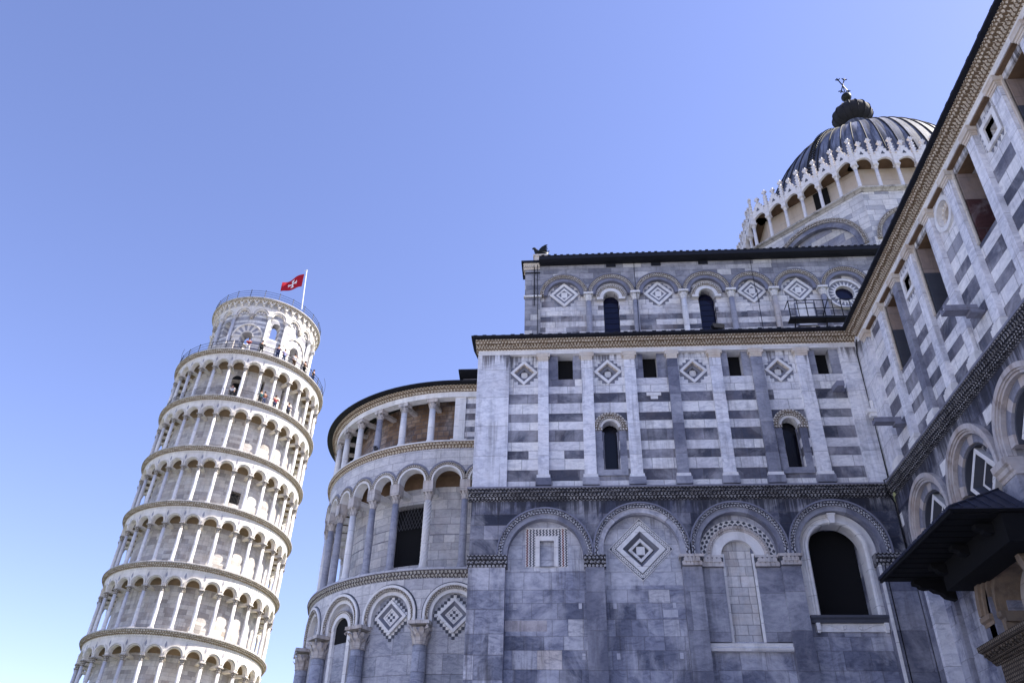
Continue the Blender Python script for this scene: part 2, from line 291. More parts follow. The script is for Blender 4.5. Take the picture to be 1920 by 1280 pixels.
class MB:
    def __init__(s): s.v = []; s.f = []; s.uv = []; s.mi = []; s.m = 0; s.sm = []; s.smooth = False
    def vert(s, F, u, z, d, uv=None):
        s.v.append(F(u, z, d)); s.uv.append(uv if uv else (u+d, z)); return len(s.v)-1
    def face(s, *i): s.f.append(i); s.mi.append(s.m); s.sm.append(s.smooth)
    def nseg(s, F, u0, u1): return 1 if not F.step else max(1, int(abs(u1-u0)/F.step+.99))
    def box(s, F, u0, u1, z0, z1, d0, d1, n=None):
        n = n or s.nseg(F, u0, u1); P = []
        for i in range(n+1):
            u = u0+(u1-u0)*i/n
            P.append([s.vert(F, u, z0, d0), s.vert(F, u, z0, d1), s.vert(F, u, z1, d1), s.vert(F, u, z1, d0)])
        for i in range(n):
            for k in range(4): s.face(P[i][k], P[i][(k+1) % 4], P[i+1][(k+1) % 4], P[i+1][k])
        s.face(*P[0]); s.face(*reversed(P[-1]))
    def sheet(s, F, u0, u1, z0, z1, d, n=None):
        n = n or s.nseg(F, u0, u1); P = []
        for i in range(n+1):
            u = u0+(u1-u0)*i/n; P.append((s.vert(F, u, z0, d), s.vert(F, u, z1, d)))
        for i in range(n): s.face(P[i][0], P[i+1][0], P[i+1][1], P[i][1])
    def grid(s, F, u0, u1, z0, z1, d, holes=(), depth=.4, back=None):
        """wall face with rectangular openings and their reveals"""
        us = sorted({u0, u1, *[h[0] for h in holes], *[h[1] for h in holes]}); zs = sorted({z0, z1, *[h[2] for h in holes], *[h[3] for h in holes]})
        for a, b in zip(us, us[1:]):
            for c, e in zip(zs, zs[1:]):
                mu, mz = (a+b)/2, (c+e)/2
                if any(h[0] < mu < h[1] and h[2] < mz < h[3] for h in holes): continue
                s.sheet(F, a, b, c, e, d)
        for h in holes:
            n = s.nseg(F, h[0], h[1])
            for zz in (h[2], h[3]):
                for i in range(n):
                    a, b = h[0]+(h[1]-h[0])*i/n, h[0]+(h[1]-h[0])*(i+1)/n
                    s.face(s.vert(F, a, zz, d), s.vert(F, b, zz, d), s.vert(F, b, zz, d-depth), s.vert(F, a, zz, d-depth))
            for uu in h[:2]:
                s.face(s.vert(F, uu, h[2], d), s.vert(F, uu, h[3], d), s.vert(F, uu, h[3], d-depth), s.vert(F, uu, h[2], d-depth))
    def spandrel(s, F, u0, u1, uc, zc, r, zt, d0, d1, n=14):
        """wall over an arch: between the arch and the level zt; flat soffit outside the arch"""
        us = [uc-r*cos(pi*i/n) for i in range(n+1)]
        if u0 < uc-r-1e-4: us = [u0]+us
        if u1 > uc+r+1e-4: us = us+[u1]
        P = []
        for u in us:
            t = r*r-(u-uc)**2; z = zc+(sqrt(t) if t > 0 else 0)
            P.append([s.vert(F, u, z, d1), s.vert(F, u, zt, d1), s.vert(F, u, zt, d0), s.vert(F, u, z, d0)])
        for a, b in zip(P, P[1:]):
            s.face(a[0], b[0], b[1], a[1]); s.face(a[3], b[3], b[0], a[0]); s.face(a[2], b[2], b[3], a[3])
    def arch(s, F, uc, zc, r0, r1, d0, d1, n=24, a0=0, a1=180, stilt=0):
        """solid ring sector; uv runs along the arc"""
        P = []; A = [a0+(a1-a0)*i/n for i in range(n+1)]
        pts = [(cos(radians(a)), sin(radians(a)), 0) for a in A]
        if stilt: pts = [(pts[0][0], pts[0][1], -stilt)]+pts+[(pts[-1][0], pts[-1][1], -stilt)]
        for j, (c, si, k) in enumerate(pts):
            t = (r0+r1)/2*radians(a1-a0)*j/len(pts)
            q = []
            for r, d in ((r0, d0), (r0, d1), (r1, d1), (r1, d0)):
                q.append(s.vert(F, uc+r*c, zc+r*si+k, d, (t, r+d)))
            P.append(q)
        for a, b in zip(P, P[1:]):
            for k in range(4): s.face(a[k], a[(k+1) % 4], b[(k+1) % 4], b[k])
        s.face(*P[0]); s.face(*reversed(P[-1]))
    def beads(s, F, uc, zc, r, size, d0, d1, n, a0=2, a1=178):
        for i in range(n):
            a = radians(a0+(a1-a0)*i/(n-1)); c, si = cos(a), sin(a); h = size/2
            q = []
            for d in (d0, d1):
                k = 1 if d == d0 else .6
                for x, y in ((-h, -h), (h, -h), (h, h), (-h, h)):
                    rr = r+y*k; q.append(s.vert(F, uc+rr*c-x*k*si, zc+rr*si+x*k*c, d))
            s.face(*q[4:]); 
            for j in range(4): s.face(q[j], q[(j+1) % 4], q[4+(j+1) % 4], q[4+j])
    def mould(s, F, u0, u1, prof, n=None, uvs=1):
        """profile [(d,z)...] swept along u"""
        n = n or s.nseg(F, u0, u1); P = []
        acc = [0]
        for a, b in zip(prof, prof[1:]): acc.append(acc[-1]+math.hypot(a[0]-b[0], a[1]-b[1]))
        for i in range(n+1):
            u = u0+(u1-u0)*i/n
            P.append([s.vert(F, u, z, d, (u, acc[k]*uvs)) for k, (d, z) in enumerate(prof)])
        m = len(prof)
        for a, b in zip(P, P[1:]):
            for k in range(m): s.face(a[k], a[(k+1) % m], b[(k+1) % m], b[k])
        s.face(*P[0]); s.face(*reversed(P[-1]))
    def dentils(s, F, u0, u1, pitch, duty, z0, z1, d0, d1):
        n = max(1, int(round((u1-u0)/pitch))); p = (u1-u0)/n
        for i in range(n):
            a = u0+p*(i+.5-duty/2); b = a+p*duty; q = []
            for d, k in ((d0, 0), (d1, .12)):
                e = (b-a)*k; g = (z1-z0)*k
                q += [s.vert(F, a+e, z0+g, d), s.vert(F, b-e, z0+g, d), s.vert(F, b-e, z1-g, d), s.vert(F, a+e, z1-g, d)]
            s.face(*q[4:])
            for j in range(4): s.face(q[j], q[(j+1) % 4], q[4+(j+1) % 4], q[4+j])
    def prism(s, F, poly, d0, d1):
        """closed polygon [(u,z)...] extruded from d0 to d1"""
        t = geometry.tessellate_polygon([[Vector((p[0], p[1], 0)) for p in poly]])
        A = [s.vert(F, u, z, d0) for u, z in poly]; B = [s.vert(F, u, z, d1) for u, z in poly]
        for a, b, c in t: s.face(B[a], B[b], B[c]); s.face(A[c], A[b], A[a])
        n = len(poly)
        for i in range(n): s.face(A[i], A[(i+1) % n], B[(i+1) % n], B[i])
    def diamond_hole(s, F, c, z, hs, h, d):
        """fills a square opening of half width hs, leaving a lozenge of half diagonal h"""
        O = [(c-hs, z-hs), (c+hs, z-hs), (c+hs, z+hs), (c-hs, z+hs)]; D = [(c, z-h), (c+h, z), (c, z+h), (c-h, z)]
        for i in range(4):
            j = (i+1) % 4
            s.face(s.vert(F, *O[i], d), s.vert(F, *O[j], d), s.vert(F, *D[j], d), s.vert(F, *D[i], d)) if False else None
            s.face(s.vert(F, *O[i], d), s.vert(F, *O[j], d), s.vert(F, *D[i], d)); s.face(s.vert(F, *O[j], d), s.vert(F, *D[j], d), s.vert(F, *D[i], d))
    def frame_ring(s, F, outer, inner, d0, d1, din=None):
        n = len(outer); din = d1 if din is None else din
        Q = [[s.vert(F, *outer[i], d0), s.vert(F, *outer[i], d1), s.vert(F, *inner[i], din), s.vert(F, *inner[i], d0)] for i in range(n)]
        for i in range(n):
            a, b = Q[i], Q[(i+1) % n]
            for k in range(3): s.face(a[k], a[k+1], b[k+1], b[k])
    def lathe(s, F, u, d, prof, n=14, uvu=0.):
        """turned shape standing at (u,d); prof [(r,z)]"""
        o = Vector(F(u, 0, d)); rows = []
        sm = s.smooth; s.smooth = True
        for r, z in prof:
            rows.append([])
            for i in range(n):
                a = 2*pi*i/n; s.v.append((o.x+r*cos(a), o.y+r*sin(a), z)); s.uv.append((u+uvu+r*(a-pi), z)); rows[-1].append(len(s.v)-1)
        for a, b in zip(rows, rows[1:]):
            for i in range(n): s.face(a[i], a[(i+1) % n], b[(i+1) % n], b[i])
        s.smooth = sm
        s.face(*rows[0]); s.face(*reversed(rows[-1]))
    def leaf_cap(s, F, u, d, z0, z1, r, rb=None, tiers=2, n=8, abacus=True):
        """leafy bell capital under a square slab"""
        rb = rb or r*1.7; H = z1-z0; ab = .16*H
        s.lathe(F, u, d, [(r*1.12, z0), (r*1.12, z0+.04*H), (r, z0+.07*H), (r*1.05, z0+.4*H), (rb*.85, z1-ab)], 12)
        o = Vector(F(u, 0, d)); o2 = Vector(F(u, 0, d+1)); ang0 = math.atan2(o2.y-o.y, o2.x-o.x)
        for t in range(tiers):
            zb, zt = z0+H*(.07+.32*t), z0+H*(.07+.32*t)+H*.44
            for i in range(n):
                a = ang0+2*pi*(i+.5*t)/n; ca, sa = cos(a), sin(a); wv = r*.36
                ro = [r*1.02, r*1.18+(rb-r)*.25*t, r*1.55+(rb-r)*.3*t, r*1.28+(rb-r)*.25*t]
                zz = [zb, zb+(zt-zb)*.6, zt, zt-(zt-zb)*.22]; q = []
                for k in range(4):
                    ww = wv*(1, 1.05, .6, .3)[k]
                    for sg in (-1, 1):
                        s.v.append((o.x+ro[k]*ca-sg*ww*sa, o.y+ro[k]*sa+sg*ww*ca, zz[k])); s.uv.append((a*r+sg*ww, zz[k])); q.append(len(s.v)-1)
                for k in range(3): s.face(q[2*k], q[2*k+1], q[2*k+3], q[2*k+2])
        if abacus:
            s.box(F, u-rb, u+rb, z1-ab, z1, d-rb, d+rb, 1)
    def tube(s, pts, r, n=6):
        rows = []
        for i, p in enumerate(pts):
            p = Vector(p); t = (Vector(pts[min(i+1, len(pts)-1)])-Vector(pts[max(i-1, 0)])).normalized()
            x = t.cross(Vector((0, 0, 1)));  x = x.normalized() if x.length > 1e-3 else Vector((1, 0, 0)); y = t.cross(x)
            rows.append([])
            for k in range(n):
                a = 2*pi*k/n; q = p+x*r*cos(a)+y*r*sin(a); s.v.append(tuple(q)); s.uv.append((q.x, q.z)); rows[-1].append(len(s.v)-1)
        for a, b in zip(rows, rows[1:]):
            for k in range(n): s.face(a[k], a[(k+1) % n], b[(k+1) % n], b[k])
        s.face(*rows[0]); s.face(*reversed(rows[-1]))
    def raw(s, co, uv): s.v.append(tuple(co)); s.uv.append(uv); return len(s.v)-1
    def build(s, name, mats, parent=None, label=None):
        me = bpy.data.meshes.new(name); me.from_pydata(s.v, [], s.f)
        for m in (mats if isinstance(mats, (list, tuple)) else [mats]): me.materials.append(M[m])
        uvl = me.uv_layers.new(name='UVMap'); li = [0]*len(me.loops); me.loops.foreach_get('vertex_index', li)
        fl = []
        for i in li: fl += s.uv[i]
        uvl.data.foreach_set('uv', fl)
        me.polygons.foreach_set('material_index', s.mi); me.polygons.foreach_set('use_smooth', s.sm)
        me.update()
        import bmesh
        b = bmesh.new(); b.from_mesh(me); bmesh.ops.recalc_face_normals(b, faces=b.faces[:]); b.to_mesh(me); b.free()
        o = bpy.data.objects.new(name, me); COL.objects.link(o)
        if parent: o.parent = parent
        if label: o['label'] = label
        return o

def thing(name, label, cat, loc=(0, 0, 0)):
    o = bpy.data.objects.new(name, None); COL.objects.link(o); o.location = loc; o.empty_display_size = .5
    o['label'] = label; o['category'] = cat; return o
def structure(name, mb, mat):
    o = mb.build(name, mat); o['kind'] = 'structure'; return o
WORLD = flat(0, 0, 1, 0, 0, 1)   # (u,z,d) -> (x=u, y=d, z)

# ------------------------------------------------------------------ ground
m = MB(); i = [m.raw(p, (p[0], p[1])) for p in ((-900, -600, 0), (900, -600, 0), (900, 1500, 0), (-900, 1500, 0))]; m.face(*i); structure('ground', m, 'grass')
m = MB(); i = [m.raw(p, (p[0], p[1])) for p in ((-120, -90, .004), (40, -90, .004), (40, 31, .004), (-120, 31, .004))]; m.face(*i); structure('bounce_paving', m, 'paving')  # unseen paving, made wide and pale to bounce sunlight onto the shaded walls

# ================================================================== CATHEDRAL
cath = thing('cathedral', 'banded grey and white marble cathedral with round apse and lead dome', 'cathedral', (4, 34, 0))
def P(mb, name, mat, parent, label=None):
    """a part or sub-part of the cathedral: its mesh is in world metres"""
    o = mb.build(name, mat, parent, label)
    if parent is cath: o.matrix_parent_inverse = Matrix.Translation((-4, -34, 0))
    return o

# ---- choir aisle wall
m = MB()
PW = ((-4.02, -2.64), (.35, 1.04), (3.9, 4.6), (7.46, 8.15), (10.87, 12.03))    # lower piers
ARC = ((-1.15, 11.80, 1.82), (2.46, 12.0, 1.80), (6.03, 12.0, 1.80), (9.66, 12.0, 1.83))
R_IN = 1.42
# recessed panels
m.m = 0
m.sheet(FA, -2.7, .4, 0, 11.3, -.34); m.m = 2; m.grid(FA, -2.7, .4, 11.3, 13.6, -.34, [(-1.36, -.82, 11.45, 12.45)], .14)
m.sheet(FA, -1.40, -.78, 11.4, 12.5, -.48)
m.m = 0; m.sheet(FA, 1.0, 3.95, 0, 10.75, -.34); m.m = 2; m.grid(FA, 1.0, 3.95, 10.75, 13.9, -.34, [(2.45-.72, 2.45+.72, 12.1-.72, 12.1+.72)], .05); m.diamond_hole(FA, 2.45, 12.1, .72, .71, -.34); m.m = 0
m.grid(FA, 4.55, 7.5, 0, 13.9, -.34, [(5.33, 6.5, 8.75, 12.6)], .1)
m.sheet(FA, 10.9, 12.6, 0, 13.9, -.345)
m.grid(FA, 8.1, 10.95, 0, 13.9, -.34, [(8.6, 10.6, 9.6, 13.1)], .9)
# upper banded panels
m.m = 1
UP = ((-4.03, -2.66), (-1.42, -.98), (.43, .91), (2.25, 2.73), (4.07, 4.52), (5.85, 6.34), (7.58, 8.07), (9.44, 9.97), (11.28, 12.03))
SW = (( -.57, .07), (3.06, 3.66), (6.66, 7.24), (10.3, 10.89))
AW = (1.54, 8.74)
LZ = ((-2.03, 19.85), (1.56, 19.82), (5.16, 19.78), (8.72, 19.75))
for c, z in LZ: m.diamond_hole(FA, c, z, .41, .41, -.17)
m.grid(FA, -2.7, 11.3, 14.56, 20.8, -.17, [(a, b, 19.5, 20.8) for a, b in SW]+[(c-.41, c+.41, z-.41, z+.41) for c, z in LZ]+[(c-.33, c+.33, 15.28, 17.48) for c in AW], .45)
for c in AW:
    m.spandrel(FA, c-.33, c+.33, c, 17.14, .33, 17.49, -.6, -.168, 10)
# solid mass behind
m.m = 0
m.box(FA, -4.0, 12.0, 0, 14.4, -8.4, -1.3); m.box(FA, -4.0, 12.0, 14.4, 21.15, -8.4, -1.3)
m.box(FA, -4.0, -2.7, 0, 21.15, -1.3, -.5); 
choir = P(m, 'choir_aisle_wall', ['panel_low', 'banded', 'tympanum'], cath)
m = MB()   # spandrels over the four arches
m.box(FA, -4.02, -2.97, 11.75, 13.97, -.5, -.03)
for (c, z, r), (a, b) in zip(ARC, ((-2.97, .66), (.66, 4.25), (4.25, 7.82), (7.82, 11.5))):
    m.spandrel(FA, a, b, c, z, R_IN+.16, 13.97, -.5, -.03, 22)
    if z > 11.75:
        m.box(FA, a, c-R_IN-.16, 11.74, z, -.5, -.03); m.box(FA, c+R_IN+.16, b, 11.74, z, -.5, -.03)
m.box(FA, 11.5, 12.03, 11.75, 13.97, -.5, -.03)
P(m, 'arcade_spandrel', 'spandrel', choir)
for k, (c, z, r) in enumerate(ARC):
    m = MB(); st = z-11.75
    m.arch(FA, c, z, r-.05, r+.01, -.2, .16, 36, stilt=st); m.m = 1
    m.arch(FA, c, z, R_IN+.20, r-.05, -.2, .10, 36, stilt=st)
    m.beads(FA, c, z, (R_IN+.17+r-.05)/2+.02, .085, .1, .15, 56); m.m = 2
    m.arch(FA, c, z, R_IN, R_IN+.20, -.40, .02, 36, stilt=st)
    P(m, 'blind_arch', ['grey', 'carved_grey', 'pil_grey' if k != 1 else 'pier_low'], choir)
for k, (a, b) in enumerate(PW):
    m = MB(); m.box(FA, a, b, 0, 11.34, -.4, .0)
    if k == 4:
        m.m = 1; m.box(FA, a, a+.1, 0, 11.34, 0, .06); m.m = 0
    pier = P(m, 'pier', ['pier_low' if k in (0,) else 'pil_grey', 'white'], choir)
    m = MB()
    x1 = b+.07 if k < 4 else 12.02
    if k in (0, 1, 4):
        m.mould(FA, a-.05, x1, [(-.3, 11.34), (.03, 11.34), (.05, 11.42), (.12, 11.60), (.16, 11.70), (.16, 11.76), (-.3, 11.76)])
        m.dentils(FA, a-.04, x1, .085, .6, 11.58, 11.66, .1, .19); m.dentils(FA, a-.03, x1, .085, .6, 11.44, 11.52, .05, .12)
    else:
        m.m = 1; m.mould(FA, a-.02, b+.02, [(-.3, 11.34), (.03, 11.34), (.05, 11.40), (.06, 11.55), (.14, 11.66), (-.3, 11.66)])  # dark bell behind the leaves: shade of the gaps put into colour
        m.m = 0; m.box(FA, a-.09, b+.09, 11.66, 11.76, -.3, .17)
        for t in range(2):
            for j in range(5-t):
                uu = a+(b-a)*(j+.5+.5*t)/5; z0 = 11.36+.13*t
                m.prism(FA, [(uu-.07, z0), (uu+.07, z0), (uu+.085, z0+.12), (uu, z0+.19), (uu-.085, z0+.12)], .03, .13+.03*t)
    P(m, 'capital', ['carved_dark' if k in (0, 1, 4) else 'cap', 'inlay'], pier)
for u, z in ((-2.27, 9.98), (.12, 10.0), (1.38, 10.0), (3.52, 10.03), (1.42, 8.25), (3.62, 8.28), (-2.2, 8.22), (.2, 8.24)):
    m = MB(); m.box(FA, u-.06, u+.06, z-.1, z+.1, -.345, -.334); P(m, 'stone_plug', 'patch_light', choir)
for q, mt in (((3.1, 3.62, 9.6, 9.86), 'patch_light'), ((-2.63, -1.1, 9.1, 9.48), 'patch')):
    m = MB(); m.box(FA, *q, -.345, -.335); P(m, 'patched_stone', mt, choir)
# first bay: blocked square window in a zigzag mosaic border
m = MB()
m.frame_ring(FA, [(-1.52, 11.45), (-1.52, 12.62), (-.66, 12.62), (-.66, 11.45)], [(-1.36, 11.45), (-1.36, 12.45), (-.82, 12.45), (-.82, 11.45)], -.36, -.27)
m.m = 1; m.box(FA, -1.9, -1.53, 11.44, 12.97, -.36, -.325); m.box(FA, -.65, -.3, 11.44, 12.97, -.36, -.325); m.box(FA, -1.53, -.65, 12.63, 12.97, -.36, -.325)
for (a, b, z0, z1) in ((-1.9, -1.53, 11.44, 12.97), (-.65, -.3, 11.44, 12.97), (-1.53, -.65, 12.64, 12.97)):
    nc = int((b-a)/.112); p = .105
    for i in range(nc):
        x = a+(b-a)*(i+.5)/nc; m.m = 3 if (b-a < .5 and i == (0 if a < -1 else 1)) else 2; hw = .028
        for q in range(int((z1-z0-.03)/p*2)):
            zz = z0+.01+q*p/2; x0, x1 = (x-hw, x+hw) if q % 2 == 0 else (x+hw, x-hw)
            m.prism(FA, [(x0-.03, zz), (x0+.03, zz), (x1+.03, zz+p/2), (x1-.03, zz+p/2)], -.33, -.317)
P(m, 'square_window', ['white', 'white', 'inlay', 'inlay_red'], choir)

def loz(c, z, h): return [(c, z-h), (c+h, z), (c, z+h), (c-h, z)]
# second bay: the big lozenge with an interlaced border
m = MB(); c, z = 2.45, 12.10
m.m = 1; m.frame_ring(FA, loz(c, z, 1.19), loz(c, z, .93), -.36, -.31); m.m = 0
m.frame_ring(FA, loz(c, z, 1.21), loz(c, z, 1.18), -.36, -.30)
for e in range(4):
    p, q = Vector(loz(c, z, 1.06)[e]), Vector(loz(c, z, 1.06)[(e+1) % 4]); t = (q-p).normalized(); nn = Vector((t.y, -t.x)); Ln = (q-p).length
    for sgn in (1, -1):
        N = 64; pts = [p+t*Ln*i/N+nn*.055*sin(2*pi*9*i/N)*sgn for i in range(N+1)]
        for i in range(N):
            a, b = pts[i], pts[i+1]; tt = (b-a).normalized(); n2 = Vector((tt.y, -tt.x))*.019
            ids = [m.vert(FA, *(a+n2), -.3+.004*sgn), m.vert(FA, *(b+n2), -.3+.004*sgn), m.vert(FA, *(b-n2), -.3+.004*sgn), m.vert(FA, *(a-n2), -.3+.004*sgn)]; m.face(*ids)
m.frame_ring(FA, loz(c, z, .93), loz(c, z, .69), -.36, -.27)
m.m = 2; m.frame_ring(FA, loz(c, z, .69), loz(c, z, .47), -.70, -.27, -.55); m.m = 0
m.frame_ring(FA, loz(c, z, .47), loz(c, z, .33), -.70, -.43); m.m = 1
m.prism(FA, loz(c, z, .33), -.70, -.56); m.m = 0; m.box(FA, c-.16, c+.16, z-.16, z+.16, -.52, -.49)
P(m, 'lozenge', ['white', 'inlay', 'inlay_mid'], choir)
# third bay: blocked arched window under a chequered hood
m = MB(); c, z = 6.0, 11.78
m.arch(FA, c, z, .62, .96, -.5, -.20, 30)
m.m = 1; m.arch(FA, c, z, .96, 1.16, -.4, -.16, 30); m.beads(FA, c, z, 1.06, .10, -.16, -.10, 34)
m.m = 0; m.arch(FA, c, z, 1.16, 1.42, -.4, -.30, 30)
m.m = 2
for i in range(19):
    for t in range(2):
        a = radians(4+172*(i+.5*t)/18.6); r = 1.225+.125*t; h = .062
        cu, cz = c+r*cos(a), z+r*sin(a); e = Vector((cos(a), sin(a)))*h*1.05; f_ = Vector((-sin(a), cos(a)))*h*1.35
        m.prism(FA, [(cu+e.x, cz+e.y), (cu+f_.x, cz+f_.y), (cu-e.x, cz-e.y), (cu-f_.x, cz-f_.y)], -.30, -.288)
m.m = 3; m.box(FA, 4.6, 5.40, 8.72, 11.35, -.34, -.22); m.box(FA, 6.6, 7.46, 8.72, 11.35, -.34, -.22)
m.m = 1
for a, b in ((4.62, 5.42), (6.58, 7.44)):
    m.m = 2; m.mould(FA, a, b, [(-.34, 11.35), (-.21, 11.35), (-.16, 11.6), (-.10, 11.7), (-.10, 11.78), (-.34, 11.78)])  # dark core again paints the shade between these leaves
    m.m = 1; m.box(FA, a, b, 11.70, 11.785, -.34, -.09)
    for t in range(2):
        for j in range(5-t):
            uu = a+(b-a)*(j+.5+.5*t)/5; z0 = 11.37+.15*t
            m.prism(FA, [(uu-.08, z0), (uu+.08, z0), (uu+.09, z0+.12), (uu, z0+.2), (uu-.09, z0+.12)], -.22, -.10+.03*t)
m.m = 0; m.mould(FA, 4.6, 7.46, [(-.34, 8.40), (-.16, 8.40), (-.12, 8.5), (-.2, 8.56), (-.16, 8.66), (-.34, 8.72)])
m.box(FA, 5.40, 5.5, 8.72, 11.9, -.42, -.3); m.box(FA, 6.5, 6.60, 8.72, 11.9, -.42, -.3)
P(m, 'blocked_window', ['white', 'cap', 'inlay', 'pil_grey'], choir)
m = MB(); m.sheet(FA, 5.3, 6.7, 8.6, 12.7, -.435); P(m, 'infill', 'infill', choir)
# fourth bay: the open arched window
m = MB(); c, z, r = 9.6, 12.02, .99
prf = [(r, -.9), (r, -.26), (r+.05, -.18), (r+.13, -.18), (r+.16, -.25), (r+.22, -.25), (r+.22, -.36)]
for (ra, da), (rb, db) in zip(prf, prf[1:]):
    for i in range(30):
        a, b = pi*i/30, pi*(i+1)/30
        m.face(*[m.vert(FA, c+q*cos(t), z+q*sin(t), d) for q, t, d in ((ra, a, da), (ra, b, da), (rb, b, db), (rb, a, db))])
    for sg in (-1, 1):
        m.face(*[m.vert(FA, c+sg*q, zz, d) for q, zz, d in ((ra, 9.62, da), (ra, z, da), (rb, z, db), (rb, 9.62, db))])
m.arch(FA, c, z, r+.22, R_IN, -.36, -.30, 30); m.box(FA, c-R_IN, c-r-.22, 9.62, z, -.36, -.30); m.box(FA, c+r+.22, c+R_IN, 9.62, z, -.36, -.30)
m.prism(FA, [(c-.09, 12.98), (c+.09, 12.98), (c+.13, 13.32), (c-.13, 13.32)], -.3, -.06); m.box(FA, c-.16, c+.16, 13.30, 13.36, -.3, -.03)
win = P(m, 'arched_window', 'white', choir)
m = MB(); m.mould(FA, 8.2, 11.0, [(-.34, 9.36), (-.16, 9.36), (-.12, 9.46), (-.04, 9.52), (-.04, 9.60), (-.34, 9.60)]); P(m, 'window_sill', 'inlay', win)
m = MB(); m.box(FA, 8.36, 10.86, 9.08, 9.36, -.34, -.27)
for sg in (-1, 1):
    m.box(FA, 9.6+sg*1.17-.07, 9.6+sg*1.17+.07, 9.12, 9.36, -.27, -.14); m.box(FA, 9.6+sg*1.17-.05, 9.6+sg*1.17+.05, 9.03, 9.12, -.27, -.18)
    pts = []
    for i in range(26):
        t = i/25
        if t < .55: q = (sg*(1.05-t*1.3), 9.31-.17*(t/.55)**1.6+.02*sin(t*8))
        else:
            a = (t-.55)/.45*2*pi*1.1; rr = .085*(1-(t-.55)); q = (sg*(.30-.04+rr*sin(a)*.9), 9.22-rr*cos(a))
        pts.append(FA(9.6+q[0], q[1], -.255))
    m.tube(pts, .018, 5)
P(m, 'scroll_panel', 'white', win)
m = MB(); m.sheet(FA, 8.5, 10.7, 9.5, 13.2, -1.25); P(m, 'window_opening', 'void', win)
# string course
m = MB(); m.mould(FA, -4.14, 12.0, [(-.1, 13.95), (.02, 13.95), (.04, 14.03), (.12, 14.10), (.14, 14.22), (.24, 14.32), (.28, 14.36), (-.1, 14.36)])
m.dentils(FA, -4.1, 11.9, .12, .55, 14.12, 14.2, .1, .19); m.dentils(FA, -4.1, 11.8, .12, .6, 14.235, 14.31, .14, .26)
m.dentils(FA, -4.1, 11.9, .12, .5, 14.0, 14.06, .03, .10)
sc = P(m, 'string_course', 'carved_dark', cath)
m = MB(); m.mould(FA, -4.18, 12.0, [(-.1, 14.363), (.31, 14.363), (.32, 14.42), (.0, 14.56), (-.1, 14.56)]); P(m, 'ledge', 'grey', sc)
# upper pilasters
for k, (a, b) in enumerate(UP):
    m = MB()
    end = k in (0, 8); cap = not end
    m.box(FA, a, b, 14.56 if end else 15.04, 20.7 if end else 20.34, -.31, 0.0)
    pl = P(m, 'pilaster', 'pil' if k not in (4, 6, 8) else ('pil_grey' if k != 8 else 'pil'), choir)
    if cap:
        m = MB(); m.mould(FA, a-.0, b+.0, [(-.31, 20.34), (.02, 20.34), (.03, 20.42), (.06, 20.44), (.07, 20.52), (.10, 20.60), (.10, 20.70), (-.31, 20.70)])
        m.box(FA, a-.07, b+.07, 20.52, 20.70, -.31, .09); P(m, 'pilaster_cap', 'white_warm', pl)
        m = MB(); m.mould(FA, a-.05, b+.05, [(-.31, 14.88), (.08, 14.88), (.06, 14.94), (.04, 14.97), (.03, 15.04), (-.31, 15.04)])
        m.m = 1; m.box(FA, a-.09, b+.09, 14.57, 14.88, -.31, .10); P(m, 'pilaster_base', ['white', 'pil_grey'], pl)
# lozenges of the upper storey
def small_lozenge(F, c, z, h, d, parent, s=1.0, depth=.30):
    m = MB(); m.m = 1
    q = .13*s
    for sx in (-1, 1):
        for sz in (-1, 1):
            for t in (.25, .5, .75):
                u_, z_ = c+sx*h*t, z+sz*h*(1-t)
                m.box(F, u_-q*.9, u_+q*.9, z_-q*.9, z_+q*.9, d-.01, d+.012+.003*t)
    m.m = 0; m.frame_ring(F, loz(c, z, h), loz(c, z, h*.74), d, d+.06*s)
    if depth > .2:
        m.m = 2; m.frame_ring(F, loz(c, z, h*.74), loz(c, z, h*.68), d-.30, d+.06, d+.0)
        m.m = 1; m.frame_ring(F, loz(c, z, h*.69), loz(c, z, h*.40), d-.30, d-.10, d-.14)
        m.prism(F, loz(c, z, h*.42), d-.30, d-.24); m.m = 0; m.box(F, c-h*.22, c+h*.22, z-h*.24, z+h*.24, d-.24, d-.20)
    else:
        m.m = 1; m.frame_ring(F, loz(c, z, h*.74), loz(c, z, h*.54), d, d+.05, d+.02); m.m = 0; m.frame_ring(F, loz(c, z, h*.56), loz(c, z, h*.40), d, d+.045)
        m.m = 1; m.prism(F, loz(c, z, h*.41), d-.02, d+.016); m.m = 0; m.box(F, c-h*.2, c+h*.2, z-h*.22, z+h*.22, d, d+.03)
    return P(m, 'lozenge', ['white', 'inlay_mid', 'white_warm'], parent)
for c, z in LZ: small_lozenge(FA, c, z, .6, -.17, choir)
for a, b in SW:
    m = MB(); m.m = 0
    lo = max(q[1] for q in UP if q[1] <= a+.01); hi = min(q[0] for q in UP if q[0] >= b-.01)
    m.box(FA, lo, a, 19.5, 20.72, -.2, -.155); m.box(FA, b, hi, 19.5, 20.72, -.2, -.155)
    m.m = 1; m.sheet(FA, a-.05, b+.05, 19.45, 20.8, -.6)
    P(m, 'square_opening', ['pil_grey', 'void'], choir)
